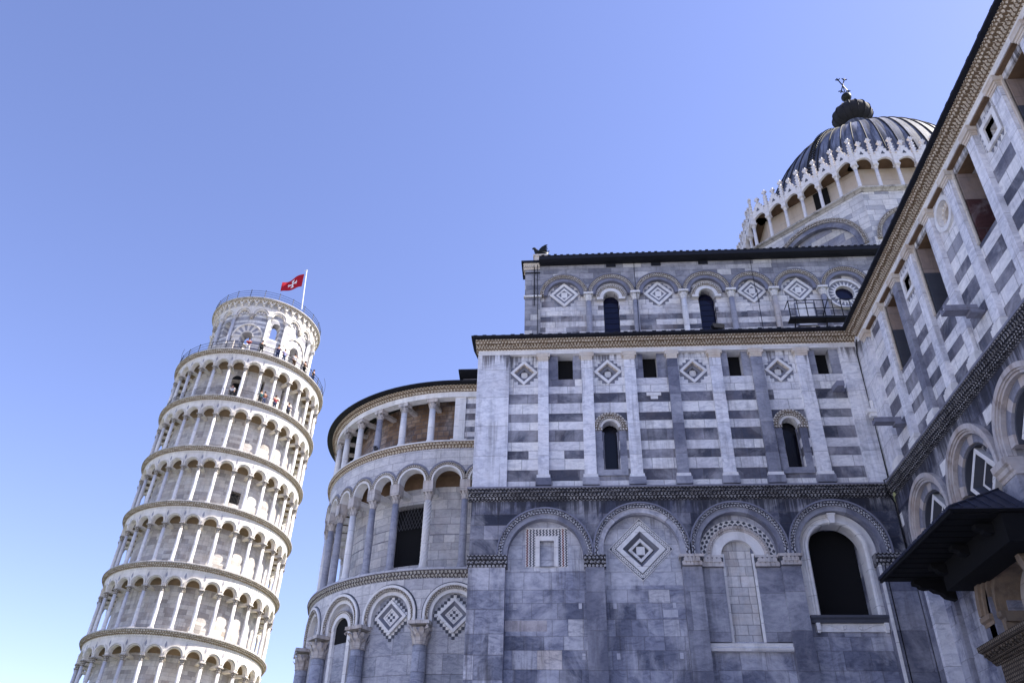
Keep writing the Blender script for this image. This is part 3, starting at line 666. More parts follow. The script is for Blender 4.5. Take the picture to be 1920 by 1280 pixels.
for c in AW:
    m = MB(); m.m = 1; m.arch(FA, c, 17.14, .44, .68, -.3, -.05, 22); m.beads(FA, c, 17.14, .56, .085, -.05, -.01, 22); m.m = 0
    m.arch(FA, c, 17.14, .33, .44, -.35, -.14, 22); m.m = 2
    m.box(FA, c-.62, c-.35, 15.04, 17.02, -.3, -.12); m.box(FA, c+.35, c+.62, 15.04, 17.02, -.3, -.12); m.box(FA, c-.62, c+.62, 15.03, 15.28, -.3, -.11)
    m.m = 1; m.box(FA, c-.70, c-.33, 17.02, 17.14, -.3, -.07); m.box(FA, c+.33, c+.70, 17.02, 17.14, -.3, -.07)
    m.m = 2; m.lathe(FA, c-.30, -.42, [(.045, 15.3), (.04, 16.9), (.07, 17.05)], 8); m.lathe(FA, c+.30, -.42, [(.045, 15.3), (.04, 16.9), (.07, 17.05)], 8)
    m.m = 3; m.sheet(FA, c-.4, c+.4, 15.2, 17.6, -.68)
    P(m, 'arched_window', ['white', 'carved', 'pil_grey', 'glass'], choir)
m = MB(); m.box(FA, 3.12, 3.72, 18.62, 18.76, -.31, -.13); m.box(FA, 3.28, 3.58, 18.46, 18.60, -.31, -.14); P(m, 'stone_plaque', 'white', choir)
m = MB(); m.box(FA, 11.0-.16, 11.0+.16, 18.6, 18.85, -.3, .0); m.prism(FB, [(29.4, 18.50), (30.3, 18.62), (30.3, 18.88), (29.4, 18.72)], 1.03+.02, 1.03+.30)
P(m, 'waterspout', 'grey', choir)
# frieze, cornice, roof edge
def eaves(F, a, b, da, name_parent, ztop=21.34, far=8.4):
    m = MB(); m.box(F, a, b, 20.70, 20.78, -.6, .012); m.box(F, a, b, 20.78, 20.92, -.6, .02)
    fz = P(m, 'frieze', 'white', name_parent)
    m = MB()
    m.mould(F, a-da, b, [(-.3, 20.92), (.06, 20.92), (.08, 20.97), (.16, 21.0), (.20, 21.05), (.30, 21.1), (.34, 21.15), (.40, 21.17), (.42, 21.25), (-.3, 21.25)])
    m.dentils(F, a-da, b, .11, .55, 20.985, 21.03, .12, .23); m.dentils(F, a-da, b, .16, .6, 21.06, 21.14, .18, .36); m.dentils(F, a-da, b, .11, .5, 21.18, 21.24, .38, .45)
    m.dentils(F, a-da, b, .11, .6, 20.925, 20.965, .04, .10)
    return P(m, 'cornice', 'cornice', name_parent)
ca = eaves(FA, -4.02, 12.0, .1, cath)
m = MB(); m.mould(FA, -4.3, 12.0, [(.3, 21.252), (.58, 21.30), (.58, 21.37), (-.5, 21.55), (-8.5, 24.2), (-8.5, 23.9), (-.5, 21.252)])
for i in range(40):
    u = -4.2+i*.405; e_ = random.uniform(-.02, .02); m.box(FA, u+e_, u+.17+e_, 21.365, 21.38+random.uniform(0, .03), .2, .575+random.uniform(0, .03))
P(m, 'aisle_roof', 'roof', cath)

# ---- transept wall (faces left, comes towards the camera)
m = MB(); m.m = 0
BP = [29.1, 27.28, 25.44, 23.80, 21.92, 20.14, 18.30, 16.48, 14.70, 12.90, 11.05, 9.2]   # far edges of the upper pilasters
PWD = .42
BW = []      # (kind, centre)
kinds = ['plain', 'rect', 'square', 'rect', 'round', 'rect', 'square', 'rect', 'round', 'rect', 'square']
bays = [(BP[i+1], BP[i]-PWD) for i in range(len(BP)-1)]
holes = []
for (a, b), kd in zip(bays, kinds):
    c = (a+b)/2
    if kd == 'rect': holes.append((a+.14, b-.10, 17.62, 20.45))
    if kd == 'square': holes.append((c-.30, c+.30, 19.52, 20.12))
    if kd == 'round': holes.append((c-.42, c+.42, 19.88-.42, 19.88+.42))
m.m = 1
m.grid(FB, 6.0, 30.4, 14.56, 20.8, -.17, holes, 1.1)
m.m = 0
LA = [27.30, 23.72, 20.15, 16.58, 13.0, 9.4]; LR = 1.64
m.box(FB, 29.9, 30.6, 0, 14.0, -1.6, -.44); m.grid(FB, 4.0, 30.4, 0, 14.0, -.42, [(22.6, 25.2, 0, 7.2), (22.85, 25.0, 7.5, 9.8)]+[(c-.8, c+.8, 11.15, 12.75) for c in LA], .9)
for c in LA: m.diamond_hole(FB, c, 11.95, .8, .79, -.42)
m.m = 0; m.box(FB, 4.0, 30.0, 0, 21.2, -9, -1.4)
trans = P(m, 'transept_wall', ['panel_low', 'banded'], cath)
m = MB()
for c in LA:
    m.spandrel(FB, c-1.79, c+1.78, c, 11.85, 1.46, 13.97, -.5, -.03, 22)
    m.box(FB, c-1.79, c-1.46, 11.6, 11.85, -.5, -.03); m.box(FB, c+1.46, c+1.78, 11.6, 11.85, -.5, -.03)
m.box(FB, 29.08, 30.0, 11.6, 13.97, -.5, -.03)
m.m = 1
for (u, z, a, b) in ((29.86, 13.0, .14, .48), (25.5, 13.1, .28, .42), (21.95, 13.15, .3, .42), (18.3, 13.1, .3, .42)): m.box(FB, u-a, u+a, z-b/2, z+b/2, -.05, -.024)
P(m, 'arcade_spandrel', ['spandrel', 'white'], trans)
for k, c in enumerate(LA[:5]):
    m = MB()
    m.arch(FB, c, 11.85, 1.56, 1.72, -.2, .15, 36, stilt=.2); m.arch(FB, c, 11.85, 1.50, 1.56, -.2, .10, 36, stilt=.2); m.arch(FB, c, 11.85, 1.42, 1.50, -.2, .05, 36, stilt=.2)
    for i in range(12):
        m.m = 1 if i % 3 else 0
        m.arch(FB, c, 11.85, 1.14, 1.425, -.46, -.10, 3, 15*i, 15*i+15)
    m.m = 2; m.arch(FB, c, 11.85, 1.08, 1.14, -.42, -.18, 24)
    P(m, 'blind_arch', ['arch_stone', 'pil_grey', 'inlay'], trans)
    m = MB(); z = 11.95; h = .98; m.m = 1
    for i in range(16):
        a = radians(8+164*(i+.5)/16); rr = 1.0; cu, cz = c+rr*cos(a), 11.85+rr*sin(a)
        if i % 2: m.prism(FB, [(cu+.12*cos(a+t), cz+.12*sin(a+t)) for t in (0, pi/2, pi, 3*pi/2)], -.43, -.41)
    m.m = 0
    m.frame_ring(FB, loz(c, z, h), loz(c, z, h*.8), -.42, -.22)
    m.m = 1; m.frame_ring(FB, loz(c, z, h*.8), loz(c, z, h*.62), -.95, -.22, -.66); m.m = 0
    m.frame_ring(FB, loz(c, z, h*.62), loz(c, z, h*.5), -.95, -.45)
    m.m = 1; m.frame_ring(FB, loz(c, z, h*.5), loz(c, z, h*.36), -.95, -.45, -.75); m.m = 0
    m.frame_ring(FB, loz(c, z, h*.36), loz(c, z, h*.26), -.95, -.62); m.m = 1; m.prism(FB, loz(c, z, h*.26), -.95, -.8)
    P(m, 'lozenge', ['white', 'inlay'], trans)
for k, u in enumerate([25.5, 21.93, 18.36, 14.8, 11.2]):
    m = MB(); m.box(FB, u-.36, u+.36, 0, 11.1, -.43, 0)
    q = P(m, 'pier', 'pil_grey', trans)
    m = MB(); m.mould(FB, u-.44, u+.44, [(-.43, 11.10), (.02, 11.10), (.04, 11.2), (.10, 11.24), (.12, 11.36), (.2, 11.42), (.22, 11.6), (-.43, 11.6)])
    P(m, 'pier_cap', 'arch_stone', q)
m = MB(); m.box(FB, 29.12, 29.98, 0, 11.58, -.43, -.02); m.m = 1; m.box(FB, 29.10, 29.32, 0, 11.57, -.43, .06); m.m = 0; m.box(FB, 28.0, 28.2, 0, 10.9, -.43, -.25)
P(m, 'pier', ['pil_grey', 'pil'], trans)
m = MB(); m.mould(FB, 4, 29.72, [(-.1, 13.95), (.02, 13.95), (.04, 14.03), (.12, 14.10), (.14, 14.22), (.24, 14.32), (.28, 14.36), (-.1, 14.36)])
m.dentils(FB, 4, 29.72, .13, .55, 14.11, 14.21, .1, .20); m.dentils(FB, 4, 29.72, .11, .55, 14.23, 14.32, .15, .27); m.dentils(FB, 4, 29.72, .11, .5, 14.0, 14.07, .03, .11)
sc2 = P(m, 'string_course', 'carved_dark', cath)
m = MB(); m.mould(FB, 4, 29.7, [(-.1, 14.363), (.31, 14.363), (.32, 14.42), (.0, 14.56), (-.1, 14.56)]); P(m, 'ledge', 'grey', sc2)
for k, b in enumerate(BP):
    a = b-PWD
    m = MB(); m.box(FB, a, b, 15.04, 20.32, -.31, 0)
    if k == 0: m.box(FB, b, 29.98, 14.6, 20.7, -.31, .0)
    pl = P(m, 'pilaster', 'pil_grey' if k == 2 else 'pil', trans)
    m = MB(); m.box(FB, a-.02, b+.02, 20.32, 20.40, -.31, .03); m.box(FB, a-.04, b+.04, 20.40, 20.48, -.31, .06); m.box(FB, a-.08, b+.08, 20.48, 20.69, -.31, .11)
    P(m, 'pilaster_cap', 'white_warm', pl)
    m = MB(); m.box(FB, a-.04, b+.04, 14.97, 15.04, -.31, .04); m.box(FB, a-.06, b+.06, 14.88, 14.97, -.31, .07); m.box(FB, a-.1, b+.1, 14.56, 14.88, -.31, .11)
    P(m, 'pilaster_base', 'white', pl)
for (a, b), kd in zip(bays, kinds):
    c = (a+b)/2
    if kd == 'rect':
        m = MB(); a2, b2 = a+.14, b-.10
        m.m = 4; m.sheet(FB, a2-.05, b2+.05, 17.5, 20.6, -1.26)
        m.m = 1; m.box(FB, b2-.03, b2, 17.63, 19.35, -1.25, -.2); m.m = 2; m.box(FB, b2-.03, b2, 19.35, 20.42, -1.25, -.2)
        m.m = 0; m.box(FB, a2-.12, a2, 17.62, 20.7, -.31, -.12); m.box(FB, b2, b2+.09, 17.62, 20.7, -.31, -.11)
        m.m = 3; m.box(FB, a2, b2, 20.43, 20.69, -.7, -.26)
        for i in range(10): m.m = 0; m.box(FB, a2, a2+.05, 17.66+i*.27, 17.84+i*.27, -.8, -.34)
        rd = abs(c-19) < 1.2
        P(m, 'tall_window', ['white_warm', 'red_panel' if rd else 'inlay', 'reveal', 'soffit', 'void'], trans)
    if kd == 'square':
        m = MB(); z = 19.82
        o_, i_ = .46, .30
        m.frame_ring(FB, [(c-o_, z-o_), (c-o_, z+o_), (c+o_, z+o_), (c+o_, z-o_)], [(c-i_, z-i_), (c-i_, z+i_), (c+i_, z+i_), (c+i_, z-i_)], -.31, -.10)
        o_, i_ = .30, .15; m.m = 2
        m.frame_ring(FB, [(c-o_, z-o_), (c-o_, z+o_), (c+o_, z+o_), (c+o_, z-o_)], [(c-i_, z-i_), (c-i_, z+i_), (c+i_, z+i_), (c+i_, z-i_)], -.60, -.48)
        m.m = 1
        for i in range(4):
            for sx in (-1, 1):
                t = -.33+.22*i
                m.prism(FB, [(c+sx*.48, z+t-.09), (c+sx*.62, z+t), (c+sx*.48, z+t+.09)], -.31, -.155); m.prism(FB, [(c+t-.09, z+sx*.48), (c+t, z+sx*.62), (c+t+.09, z+sx*.48)], -.31, -.155)
        m.m = 3; m.sheet(FB, c-.32, c+.32, z-.32, z+.32, -.66)
        P(m, 'square_window', ['white', 'inlay_mid', 'white_warm', 'void'], trans)
    if kd == 'round':
        m = MB(); z = 19.88
        m.arch(FB, c, z, .44, .60, -.31, -.08, 40, 0, 360); m.m = 1; m.arch(FB, c, z, .24, .45, -.6, -.27, 40, 0, 360); m.m = 2
        for i in range(16):
            t = 2*pi*i/16; m.prism(FB, [(c+.44*cos(t-.12), z+.44*sin(t-.12)), (c+.32*cos(t), z+.32*sin(t)), (c+.44*cos(t+.12), z+.44*sin(t+.12))], -.28, -.255)
        m.m = 1; m.arch(FB, c, z, .16, .24, -.6, -.42, 32, 0, 360); m.m = 3; m.sheet(FB, c-.3, c+.3, z-.3, z+.3, -.62)
        P(m, 'round_window', ['white', 'white_warm', 'white', 'void'], trans)
    m = MB(); m.box(FB, a, b, 20.64, 20.69, -.31, -.01); P(m, 'panel_soffit', 'soffit', trans)
for (u, z) in ((20.75, 15.98), (27.75, 15.96)):
    m = MB(); m.box(FB, u-.17, u+.17, z-.07, z, .0, .95); m.box(FB, u-.17, u-.10, z, z+.12, 0, .95); m.box(FB, u+.10, u+.17, z, z+.12, 0, .95); m.box(FB, u-.17, u+.17, z-.16, z-.07, -.3, .25)
    P(m, 'waterspout', 'grey', trans)
m = MB(); m.box(FB, 29.55, 29.85, 17.35, 17.5, 0, .34); m.box(FB, 29.6, 29.82, 17.2, 17.35, 0, .24); m.box(FB, 29.68, 29.78, 17.5, 17.95, .02, .12); P(m, 'corner_bracket', 'white', trans)
eaves(FB, 4.0, 29.56, 0, cath)
m = MB(); m.mould(FB, 4.0, 29.4, [(.3, 21.252), (.58, 21.30), (.58, 21.37), (-.5, 21.55), (-8.5, 24.2), (-8.5, 23.9), (-.5, 21.252)])
for i in range(62):
    u = 4.1+i*.405; e_ = random.uniform(-.02, .02); m.box(FB, u+e_, u+.17+e_, 21.365, 21.375+random.uniform(0, .015), .2, .57+random.uniform(0, .02))
P(m, 'transept_roof', 'roof', cath)
m = MB(); m.prism(FB, [(28.1, 27.6), (29.6, 29.2), (29.6, 29.9), (28.1, 28.6)], -5.4, -4.6)  # gutter end of the high transept roof behind the eaves
m.box(FB, 20, 28.2, 27.9, 28.3, -9, -4.9)
# cables in the angle and down the clerestory
m = MB(); m.tube([(11.98, 29.66, 20.85), (11.97, 29.93, 20.3), (11.97, 29.93, 14.7), (11.7, 29.7, 14.5), (11.7, 29.66, 14.0), (11.98, 29.93, 13.7), (11.98, 29.93, 11.8)], .03)
m.tube([(11.08, 29.9, 11.3), (11.08, 29.9, 0)], .022)
P(m, 'lightning_cable', 'iron', cath)

# ---- porch canopy over the side door
cz = 10.0; cx0, cy0, cy1 = 9.93, 21.39, 27.56
m = MB(); m.m = 0
m.box(WORLD, cx0, 12.45, cz, cz+.05, cy0, cy1)
for i in range(13):
    y = cy0+.15+i*.46; m.box(WORLD, cx0+.08, 12.3, cz-.02, cz-.001, y, y+.38)
m.box(WORLD, cx0, cx0+.07, cz-.05, cz+.0, cy0, cy1)
m.box(WORLD, 11.25, 12.1, 9.2, cz-.03, cy0+.1, 25.9)  # dark beam added in place of the shadow between canopy and portal
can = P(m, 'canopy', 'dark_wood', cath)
m = MB()
A = [m.raw(p, (p[0]+p[1], p[2])) for p in ((cx0-.03, cy0-.03, cz+.052), (cx0-.03, cy1+.03, cz+.052), (12.03, cy1+.03, cz+.052), (12.03, cy0-.03, cz+.052), (cx0-.03, cy0-.03, cz+.12), (cx0-.03, cy1+.03, cz+.12), (12.03, cy1-1.4, 11.15), (12.03, cy0+1.3, 11.15))]
m.face(A[0], A[1], A[5], A[4]); m.face(A[4], A[5], A[6], A[7]); m.face(A[0], A[4], A[7], A[3]); m.face(A[1], A[2], A[6], A[5]); m.face(A[0], A[3], A[2], A[1])
for i in range(1, 16):
    y = cy0+(cy1-cy0)*i/16; t = min(1, (y-cy0)/1.3, (cy1-y)/1.4)
    m.tube([(cx0-.03, y, cz+.13), (cx0+2.1*t, y, cz+.13+1.03*t)], .02, 5)
for i in range(1, 6):
    x = cx0+2.1*i/6; m.tube([(x, cy0-.03, cz+.11), (x, cy0+1.3*i/6, cz+.13+1.03*i/6)], .02, 5)
m.tube([(cx0, cy0, cz+.13), (12.03, cy0+1.3, 11.16)], .03, 5); m.tube([(cx0, cy1, cz+.13), (12.03, cy1-1.4, 11.16)], .03, 5)
for i in range(30):
    y = cy0+(cy1-cy0)*(i+.1)/30; m.box(WORLD, cx0-.045, cx0-.031, cz+.06, cz+.13, y, y+.12)
P(m, 'canopy_roof', 'canopy_lead', can)
for y in (27.2, 25.6, 23.9, 22.2):
    m = MB(); F2 = flat(0, 0, 1, 0, 0, 1)
    pr = [(10.8, cz-.1), (10.8, cz-.22), (10.95, cz-.26), (11.0, cz-.34), (11.15, cz-.38), (11.3, cz-.36), (11.42, cz-.46), (11.6, cz-.5), (11.72, cz-.64), (12.03, cz-.72), (12.03, cz-.1)]
    m.prism(F2, pr, y-.13, y+.13); P(m, 'bracket', 'dark_wood', can)
# side portal under it
m = MB()
for r0, r1, d0, d1 in ((1.52, 1.72, -.4, .16), (1.40, 1.52, -.4, .08), (1.28, 1.40, -.4, .0), (1.10, 1.28, -.9, -.12)):
    m.arch(FB, 23.95, 8.35, r0, r1, d0, d1, 28)
m.box(FB, 25.2, 25.55, 0, 8.1, -.4, .0); m.box(FB, 24.95, 25.15, 0, 8.1, -.9, -.2); m.box(FB, 22.35, 22.7, 0, 8.1, -.4, 0)
m.m = 1
for a, b, d in ((25.15, 25.78, .12), (24.85, 25.2, -.1), (22.2, 22.75, .12)):
    m.mould(FB, a, b, [(-.9, 8.05), (d-.1, 8.05), (d-.08, 8.15), (d, 8.2), (d, 8.34), (-.9, 8.34)])
m.m = 2; m.sheet(FB, 22.8, 25.1, 7.4, 9.9, -.85)
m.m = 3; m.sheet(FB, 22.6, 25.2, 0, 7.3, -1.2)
m.m = 4; m.mould(FB, 22.1, 25.75, [(-.9, 7.0), (.06, 7.0), (.1, 7.1), (.22, 7.16), (.26, 7.28), (.44, 7.36), (.46, 7.5), (-.9, 7.5)])
m.dentils(FB, 22.2, 25.7, .3, .35, 7.18, 7.30, .22, .38); m.dentils(FB, 22.2, 25.7, .1, .5, 7.04, 7.12, .08, .17)
m.box(FB, 22.4, 25.5, 6.4, 7.0, -.9, .02)
P(m, 'side_portal', ['portal', 'portal', 'arch_stone', 'void', 'cornice_old'], cath)

# ---- choir clerestory
m = MB(); m.m = 0
CW = ((2.4, 1), (7.86, 1)); CC = (-.32, 2.44, 5.16, 7.89, 10.44, 13.0, 15.75); CR = (1.40, 1.36, 1.36, 1.37, 1.24, 1.33, 1.40)
m.grid(FC, -1.7, 18.4, 22.0, 31.8, -.22, [(c-.45, c+.45, 27.2, 30.36) for c, _ in CW]+[(15.58-.55, 15.58+.55, 29.22, 30.28)], .5)
for c, _ in CW: m.spandrel(FC, c-.45, c+.45, c, 29.92, .44, 30.37, -.7, -.218, 12)
m.m = 1; m.box(FC, -2.6, -1.7, 22, 31.9, -.5, 0)
CB = [-1.7]+[(a+b)/2 for a, b in zip(CC, CC[1:])]+[18.6]
for c, r, a_, b_ in zip(CC, CR, CB, CB[1:]):
    m.spandrel(FC, a_, b_, c, 30.16, min(r-.04, c-a_-.01, b_-c-.01), 31.8, -.4, -.0, 24)
m.box(FC, -2.6, 18.6, 31.8, 32.35, -.5, .0)
m.m = 1; m.box(FC, -2.6, 20.5, 22, 32.3, -19.8, -.9)
clere = P(m, 'clerestory_wall', ['banded_high', 'grey_high'], cath)
for c, r in zip(CC, CR):
    m = MB(); m.m = 1; m.arch(FC, c, 30.16, r-.22, r, -.2, .10, 34); m.beads(FC, c, 30.16, r-.11, .09, .10, .14, 40)
    m.m = 0; m.arch(FC, c, 30.16, r-.44, r-.22, -.3, .03, 34); m.arch(FC, c, 30.16, r, r+.05, -.2, .13, 34)
    P(m, 'blind_arch', ['grey', 'carved', 'grey'], clere)
for k, u in enumerate((1.1, 3.79, 6.54, 9.23, 11.64, 14.36)):
    m = MB(); m.lathe(FC, u, .02, [(.2, 26.9), (.2, 27.1), (.165, 27.2), (.175, 28.4), (.15, 29.62)], 12)
    cl = P(m, 'column', ('grey_col', 'grey_col', 'white', 'grey_col', 'cap', 'grey_col')[k], clere)
    m = MB(); m.leaf_cap(FC, u, .02, 29.62, 30.05, .15, .25, 2, 8, False); m.box(FC, u-.28, u+.28, 30.05, 30.17, -.25, .26); P(m, 'capital', 'white', cl)
m = MB(); m.box(FC, -2.66, -1.62, 30.05, 30.17, -.2, .08); P(m, 'pier_cap', 'white', clere)
for k, (c, _) in enumerate(CW):
    m = MB(); m.arch(FC, c, 29.92, .45, .66, -.4, -.02, 24); m.m = 1; m.arch(FC, c, 29.92, .66, .88, -.3, .0, 24); m.beads(FC, c, 29.92, .77, .08, .0, .03, 26)
    m.m = 0
    for sg in (-1, 1): m.box(FC, c+sg*.45-(.38 if sg < 0 else 0), c+sg*.45+(.38 if sg > 0 else 0), 29.78, 29.92, -.25, .02)
    m.m = 2; m.sheet(FC, c-.5, c+.5, 27, 30.5, -.62); m.m = 3
    for i in range(8): m.box(FC, c-.45, c+.45, 27.3+.38*i, 27.32+.38*i, -.62, -.6)
    P(m, 'arched_window', ['white', 'carved', 'blue_glass', 'iron'], clere)
m = MB(); c, z = 15.58, 29.75
m.arch(FC, c, z, .90, 1.02, -.25, -.02, 40, 0, 360); m.m = 1; m.arch(FC, c, z, .54, .90, -.25, -.08, 40, 0, 360); m.m = 0; m.arch(FC, c, z, .52, .58, -.3, -.03, 40, 0, 360)
for i in range(22):
    t = 2*pi*i/22; m.prism(FC, [(c+.58*cos(t-.12), z+.58*sin(t-.12)), (c+.86*cos(t), z+.86*sin(t)), (c+.58*cos(t+.12), z+.58*sin(t+.12))], -.08, -.06)
m.m = 2; m.arch(FC, c, z, .01, .6, -.40, -.30, 24, 0, 360)
P(m, 'round_window', ['white', 'inlay_mid', 'blue_glass'], clere)
for c, z in ((-.3, 30.28), (5.15, 30.2), (10.5, 30.2), (13.1, 30.2)): small_lozenge(FC, c, z, .86, -.22, clere, 1.2, .1)
m = MB(); m.mould(FC, -1.75, 18.5, [(-.5, 32.36), (.35, 32.36), (.55, 32.44), (.55, 32.72), (-.5, 32.9), (-10, 36.2), (-10, 35.9)])
for i in range(54): m.box(FC, -1.6+i*.37, -1.43+i*.37, 32.715, 32.73+random.uniform(0, .035), .2, .57+random.uniform(0, .04))
m.mould(FC, -1.75, 18.5, [(-19.9, 32.36), (-10, 35.9), (-10, 36.2), (-20.4, 32.7)])
for u in (2.5, 5.15, 7.9): m.box(FC, u-.28, u+.28, 32.12, 32.36, -.2, .06)
P(m, 'clerestory_roof', 'roof', cath)
m = MB(); m.mould(FC, -2.7, -1.72, [(-.5, 32.10), (.03, 32.10), (.08, 32.3), (.2, 32.45), (-.5, 32.45)]); m.dentils(FC, -2.7, -1.72, .12, .5, 32.2, 32.3, .04, .14)
m.m = 1; m.box(FC, -2.82, -1.72, 32.452, 32.60, -1.4, .28); m.m = 0; m.box(FC, -2.05, -1.3, 32.6, 33.02, -.9, .14); m.box(FC, -2.12, -1.23, 33.0, 33.14, -.97, .2)
m.box(FC, -2.63, -2.60, 22, 32.4, -19.8, -.5)
gp = P(m, 'gable_pier', ['white_warm', 'roof'], cath)
m = MB()
for u in (-1.86, 10.62, 3.85): m.tube([FC(u, 32.4, .12), FC(u, 30.2, .12), FC(u+.02, 29.9, .3 if u != -1.86 else .1), FC(u, 27.2, .28 if u != -1.86 else .1)], .022, 5)
m.tube([FC(-2.05, 32.4, .1), FC(-2.05, 29.4, .08)], .03, 5)
P(m, 'cable', 'iron', clere)
# iron walkway
m = MB(); m.box(FC, 12.0, 16.8, 27.52, 27.58, .3, .85); m.box(FC, 12.0, 16.8, 27.5, 27.62, .82, .88)
for i in range(11):
    u = 12.05+i*.47; m.tube([FC(u, 27.6, .85), FC(u, 28.7, .85)], .024 if i % 2 else .03, 5)
for z in (28.75, 28.2): m.tube([FC(12.05, z-.05, .85), FC(16.8, z-.05, .85)], .024, 5)
m.tube([FC(12.05, 28.7, .0), FC(12.05, 28.7, .85)], .024, 5)
m.tube([FC(14.2, 28.7, .85), FC(13.8, 27.6, .5)], .03, 5)
for u in (12.3, 14.0, 16.0): m.tube([FC(u, 27.52, .8), FC(u, 26.8, .1)], .04, 5)
P(m, 'walkway_railing', 'iron', clere)
m = MB(); m.box(FC, 12.75, 13.75, 27.7, 29.2, -.22, -.16); m.m = 1; m.frame_ring(FC, [(12.7, 27.7), (12.7, 29.26), (13.8, 29.26), (13.8, 27.7)], [(12.76, 27.7), (12.76, 29.2), (13.74, 29.2), (13.74, 27.7)], -.22, -.12)
P(m, 'hatch', ['white', 'grey'], clere)

# ---- apse
FW = apse_frame(8.7); F9 = apse_frame(9.0); AR = radians
def A9(deg, R=9.0): return radians(deg)*R
u_min, u_max = -4.2, A9(175, 8.7)
m = MB(); m.m = 0
m.sheet(FW, u_min, u_max, 0, 13.9, 0)
m.m = 1; FI = apse_frame(7.5)
hs = [(A9(12.5, 7.5), A9(28.5, 7.5), 15.1, 18.45)]
m.grid(FI, -4.2, A9(175, 7.5), 14.3, 20.6, 0, hs, .6)
m.m = 2; FJ = apse_frame(7.5); m.sheet(FJ, -.2, A9(175, 7.5), 21.3, 24.6, .02)
m.m = 4; m.sheet(FI, -3.0, A9(175, 7.5), 19.3, 20.05, .02)  # brown strip under the arch tops: gallery shade put into the colour
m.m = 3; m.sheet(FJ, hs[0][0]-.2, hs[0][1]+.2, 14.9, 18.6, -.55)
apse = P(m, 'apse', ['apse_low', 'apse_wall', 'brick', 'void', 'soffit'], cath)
m = MB()
# lattice in the middle window
for k in range(9):
    a0 = hs[0][0]+.1+k*.2
    for sg in (-1, 1): m.tube([FI(a0+t*sg*.5, 17.2+t, -.3) for t in (0, 1.2)], .015, 4)
P(m, 'window_lattice', 'grey_iron', apse)
# lower blind arcade
LAA = [-2.8-21.3, -2.8, 18.0, 38.6, 59.5, 80.5, 101.5, 122.5]
m = MB()
for a in LAA[1:]:
    c = A9(a); m.spandrel(F9, c-A9(10.5), c+A9(10.5), c, 12.2, 1.18, 13.9, -.35, .0, 20); m.box(F9, c-A9(10.5), c-1.18, 11.75, 12.2, -.35, 0); m.box(F9, c+1.18, c+A9(10.5), 11.75, 12.2, -.35, 0)
P(m, 'arcade_spandrel', 'apse_band', apse)
for k, a in enumerate(LAA[1:7]):
    c = A9(a); m = MB(); m.arch(F9, c, 12.18, 1.34, 1.46, -.1, .11, 30, stilt=.4); m.m = 1; m.arch(F9, c, 12.18, 1.20, 1.34, -.1, .07, 30, stilt=.4); m.beads(F9, c, 12.18, 1.27, .085, .07, .12, 36)
    m.m = 2; m.arch(F9, c, 12.18, 1.47, 1.53, -.1, .02, 30, stilt=.2); m.m = 0; m.arch(F9, c, 12.18, 1.02, 1.2, -.3, -.06, 30, stilt=.4)
    P(m, 'blind_arch', ['white', 'carved', 'inlay'], apse)
    if k in (0, 1):
        m = MB(); z = 12.16; q = .15; FZ = apse_frame(8.7)
        c8 = A9(a-.3, 8.7); h = .84
        for i in range(-7, 8):
            for j in range(-7, 8):
                x, y = i*q, j*q
                if abs(x)+abs(y) > 1.25 or math.hypot(x, y+.02) > 1.16 and y > 0: continue
                m.m = 1 if (i+j) % 2 else 0
                if m.m: m.box(FZ, c8+x-q/2, c8+x+q/2, z+y-q/2, z+y+q/2, -.02, .03, 1)
                elif abs(x)+abs(y) < 1.1: m.box(FZ, c8+x-q/2, c8+x+q/2, z+y-q/2, z+y+q/2, -.02, .027, 1)
        m.m = 0; m.frame_ring(FZ, loz(c8, z, h), loz(c8, z, h*.78), 0, .20); m.m = 2; m.frame_ring(FZ, loz(c8, z, h*.78), loz(c8, z, h*.5), .0, .20, .05)
        m.m = 0; m.frame_ring(FZ, loz(c8, z, h*.52), loz(c8, z, h*.42), 0, .1)
        q2 = h*.42/2.6
        for i in range(-2, 3):
            for j in range(-2, 3):
                if abs(i)+abs(j) > 2: continue
                m.m = 1 if (i+j) % 2 else 0; x = (i-j)*q2*.0+i*q2; m.box(FZ, c8+i*q2-q2/2, c8+i*q2+q2/2, z+j*q2-q2/2, z+j*q2+q2/2, .0, .06, 1)
        P(m, 'lozenge', ['white', 'inlay', 'inlay_mid'], apse)
    elif k in (2, 4):
        m = MB(); c8 = A9(a, 8.7); FZ = FW
        m.arch(FZ, c8, 11.95, .58, .80, 0, .16, 24); m.m = 1; m.arch(FZ, c8, 11.95, .80, .92, 0, .2, 24); m.m = 2; m.arch(FZ, c8, 11.95, .01, .57, .0, .015, 20); m.box(FZ, c8-.57, c8+.57, 11.3, 11.95, 0, .015)
        m.m = 0; m.box(FZ, c8-.8, c8-.57, 9, 11.95, 0, .14); m.box(FZ, c8+.57, c8+.8, 9, 11.95, 0, .14); P(m, 'arched_window', ['white', 'carved', 'void'], apse)
for a in (6.7, 28.3, 48.5, 69, 90, 111):
    c = A9(a); m = MB(); m.lathe(F9, c, .0, [(.42, 0), (.42, .5), (.38, .7), (.37, 6), (.33, 10.72)], 20)
    q = P(m, 'engaged_column', 'apse_low', apse)
    m = MB(); m.leaf_cap(F9, c, .0, 10.72, 11.62, .33, .46, 2, 9, False); m.box(F9, c-.5, c+.5, 11.62, 11.78, -.3, .50, 2)
    for sx in (-1, 1):
        m.tube([F9(c+sx*.3, 11.4, .38), F9(c+sx*.42, 11.55, .46), F9(c+sx*.47, 11.45, .5), F9(c+sx*.4, 11.4, .47)], .04, 5)
    P(m, 'capital', 'cap', q)
